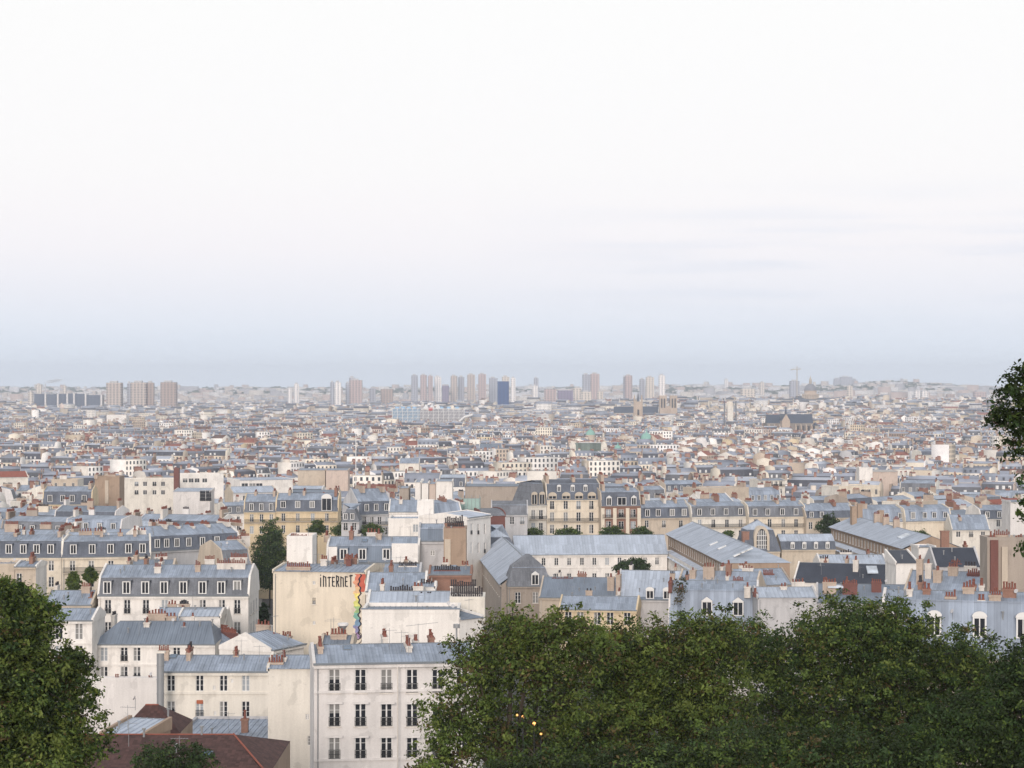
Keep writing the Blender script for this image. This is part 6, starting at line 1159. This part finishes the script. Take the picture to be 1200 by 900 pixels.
# trees among the houses
def towntree(label, px, py, rpx, rpy, d, pal=dict(a=3, d=3, c=1.5), n=170, size=.42):
    r = rpx/F*d; l = [lob(px, py, d, rpx*.72, rpy*.75, r*.7), lob(px-rpx*.38, py+rpy*.15, d, rpx*.55, rpy*.6, r*.55), lob(px+rpx*.38, py+rpy*.1, d, rpx*.55, rpy*.62, r*.55), lob(px+rpx*.1, py-rpy*.4, d, rpx*.5, rpy*.5, r*.5), lob(px, py+rpy*.5, d, rpx*.7, rpy*.45, r*.6)]
    return tree(label, foot(px, d), l, n, 26, size, r*.13, pal, r0=.28, limbs=5, shell=.55, group='trees among the houses')

towntree_list = [('tall round dark green tree standing in the narrow street', 316, 649, 22, 44, 560, dict(d=4, a=3, c=1), 800), ('small green tree left of the bigger one by the ochre block', 371, 618, 11, 10, 575, dict(a=3, d=2), 110), ('bushy green tree behind the white chimney gable', 403, 619, 15, 10, 575, dict(a=3, d=3), 140), ('low green tree right of the bushy one by the dark corner house', 436, 620, 14, 8, 565, dict(a=3, d=3), 120),
  ('small green tree in the gap of the mansard row, left one', 86, 681, 9, 12, 350, dict(a=3, b=1), 100), ('leafy green tree top in the gap of the mansard row, right one', 106, 673, 9, 9, 352, dict(a=3, b=1, d=2), 90), ('dark tree low in the narrow street', 308, 722, 8, 18, 430, dict(d=3, c=3), 110),
  ('leftmost green tree of the four along the avenue', 625, 625, 12, 7, 572, dict(a=3, d=2), 120), ('second green tree of the four along the avenue', 664, 625, 17, 7, 572, dict(a=3, d=2), 150), ('third green tree of the four along the avenue', 717, 624, 16, 8, 572, dict(d=3, a=2), 150), ('fourth green tree of the four along the avenue', 752, 624, 14, 8, 572, dict(d=3, a=2), 140),
  ('dark round tree in the school courtyard', 742, 663, 21, 9, 470, dict(d=3, c=3), 220), ('dark street tree between the arched dormer pavilion and the curved wing', 972, 614, 15, 14, 575, dict(d=3, c=3), 180), ('little tree left of the arched dormer pavilion', 853, 626, 8, 5, 578, dict(d=3, a=2), 60), ('small bush tree before the cream block with iron balcony', 818, 622, 7, 5, 580, dict(a=3), 50), ('low tree behind the curved school wing', 1078, 626, 12, 5, 578, dict(d=3, a=2), 70)]
for t_ in towntree_list: towntree(*t_)
# ivy on the chimney stack in front of the school
iv = P(797, 685, 337.5); me, _ = crown_mesh([(0, 0, 0, 1.1, .5, 1.6), (.2, 0, -1.6, .6, .4, 1.5), (-.5, 0, -2.8, .5, .4, .8)], 60, 20, .2, .2, dict(r=3, c=2)); tag(put('ivy', me, None, iv), 'dark red creeper climbing the chimney stack above the tree tops', 'creeper')
# parks and far woods: masses of crowns
def woods():
    Vs = []; spots = []
    for x, y, rx, ry in PARKS:
        n = int(rx*ry/90)
        for _ in range(n):
            a_, r_ = rng.uniform(0, 6.28), rng.random()**.5; spots.append((x+rx*r_*math.cos(a_), y+ry*r_*math.sin(a_), rng.uniform(9, 15), rng.uniform(5, 9)))
    for _ in range(420):
        y = rng.uniform(900, 6000); spots.append((rng.uniform(-.25, .25)*y, y, rng.uniform(14, 20), rng.uniform(4, 6)))
    for _ in range(1300):
        y = rng.uniform(9200, 12600); s_ = rng.uniform(-.27, .27); 
        spots.append((s_*y, y, rng.uniform(5, 11), rng.uniform(10, 28)))
    for _ in range(420): y = rng.uniform(7000, 8000); s_ = rng.uniform(.066, .105); spots.append((s_*y, y, rng.uniform(10, 20), rng.uniform(10, 22)))
    sp = np.array(spots); k = 70; n = len(sp); d = rng.normal(size=(n, k, 3)); d /= np.linalg.norm(d, axis=2)[..., None]
    z = g(sp[:, 0], sp[:, 1]); p = np.stack([sp[:, 0], sp[:, 1], z+sp[:, 2]*.75], 1)[:, None]+d*sp[:, 3][:, None, None]*np.array((1, 1, .55))*rng.uniform(.6, 1.08, (n, k, 1))
    nr_ = d+rng.normal(size=d.shape)*.5; nr_ /= np.linalg.norm(nr_, axis=2)[..., None]; t = np.cross(nr_, np.array((0, 0, 1.0))+.01); t /= np.linalg.norm(t, axis=2)[..., None]; b = np.cross(nr_, t); s = (sp[:, 3]*.24)[:, None, None]*rng.uniform(.6, 1.3, (n, k, 1))
    V = np.stack([p-t*s-b*s, p+t*s-b*s, p+t*s+b*s, p-t*s+b*s], 2).reshape(-1, 3); m = n*k
    me = bpy.data.meshes.new('woods'); me.vertices.add(4*m); me.vertices.foreach_set('co', V.astype(np.float32).ravel()); me.loops.add(4*m); me.loops.foreach_set('vertex_index', np.arange(4*m, dtype=np.int32)); me.polygons.add(m); me.polygons.foreach_set('loop_start', np.arange(0, 4*m, 4, dtype=np.int32)); me.polygons.foreach_set('loop_total', np.full(m, 4, np.int32)); me.materials.append(LM['d']); me.update()
    tag(put('distant_woods', me), 'dark green parks and far wooded ridges among the distant roofs', 'woods', kind='stuff')
woods()
# ------------------------------------------------------------------ small things: cars, people-sized street lamps, lit lamps behind the leaves
def car(label, x, y, th, paint):
    E = empty('parked_car', (x, y, float(g(x, y))+.06)); tag(E, label, 'car', 'cars in the narrow street'); E.rotation_euler = (0, 0, th)
    mb = MB(); pr = [(-2.1, .35), (-2.1, .8), (-1.3, .92), (-.75, 1.42), (.75, 1.45), (1.5, .95), (2.1, .85), (2.12, .35)]; k = len(pr)
    mb.v = [(-.82, y_, z) for y_, z in pr]+[(.82, y_, z) for y_, z in pr]; mb.f = [tuple(range(k)), tuple(range(2*k-1, k-1, -1))]+[(i, k+i, k+(i+1) % k, (i+1) % k) for i in range(k)]; mb.m = [mb.mi(paint)]*len(mb.f); mb.build('body', E)
    mb = MB(); mb.poly([(-.7, -1.27, .97), (.7, -1.27, .97), (.66, -.8, 1.39), (-.66, -.8, 1.39)], GLASS); mb.build('windscreen', E, (0, -.03, .02))
    for sx in (-.8, .8):
        for yy in (-1.3, 1.3): mb = MB(); mb.tube((sx-.1, yy, .3), (sx+.1, yy, .3), .31, .31, IRON, 12); mb.build('wheel', E)
WP = mat('white_car_paint', (.75, .75, .76), .3, .03); DP = mat('dark_car_paint', (.05, .06, .09), .3, .03); SP = mat('silver_car_paint', (.40, .42, .44), .3, .03)
for i, (px, d, m_, lab) in enumerate(((303.5, 525, WP, 'white car parked in the narrow street below the round tree'), (309, 500, DP, 'dark car behind the white one in the narrow street'), (303, 470, SP, 'silver car parked nearest in the narrow street'))):
    q = P(px, 700, d); car(lab, q.x, d, -.03, m_)
GLOW = bpy.data.materials.new('warm_lamp'); GLOW.use_nodes = True; b_ = GLOW.node_tree.nodes['Principled BSDF']; b_.inputs['Emission Color'].default_value = (1, .42, .10, 1); b_.inputs['Emission Strength'].default_value = .55; b_.inputs['Base Color'].default_value = (.8, .5, .2, 1)
for i, (px, py, r, lab) in enumerate(((606, 838, .05, 'small glowing lamp behind the airy tree, topmost left one'), (613, 840, .07, 'glowing orange lamp behind the airy tree, second from the left'), (626, 848, .08, 'brightest round lamp glowing behind the airy tree'), (634, 860, .055, 'lowest orange lamp glowing behind the airy tree'))):
    q = P(px, py, 90.6); E = empty('street_lamp', (q.x, q.y, float(g(q.x, q.y)))); tag(E, lab, 'lamp', 'lit lamps behind the tree'); zz_ = q.z-E.location.z
    mb = MB(); mb.tube((0, 0, -.3), (0, 0, zz_-r), .03, .025, IRON, 5); mb.build('post', E); mb = MB(); mb.lathe((0, 0, zz_), [(r*math.cos(t), r*math.sin(t)) for t in np.linspace(-1.4, 1.4, 7)], GLOW, 12); mb.build('globe', E, smooth=True)
# ------------------------------------------------------------------ haze: the air over the city
hz = bpy.data.materials.new('haze_air'); hz.use_nodes = True; t = hz.node_tree
for n_ in list(t.nodes):
    if n_.type == 'BSDF_PRINCIPLED': t.nodes.remove(n_)
pv_ = t.nodes.new('ShaderNodeVolumePrincipled'); pv_.inputs['Color'].default_value = (.80, .875, 1.0, 1); pv_.inputs['Density'].default_value = HAZE_DENSITY; pv_.inputs['Anisotropy'].default_value = .0
t.links.new(pv_.outputs[0], t.nodes['Material Output'].inputs['Volume'])
mb = MB(); mb.box(-7200, 7200, -400, 14600, -4, 240, hz); tag(mb.build('haze'), 'pale bluish haze lying over the whole city', 'haze', kind='stuff')
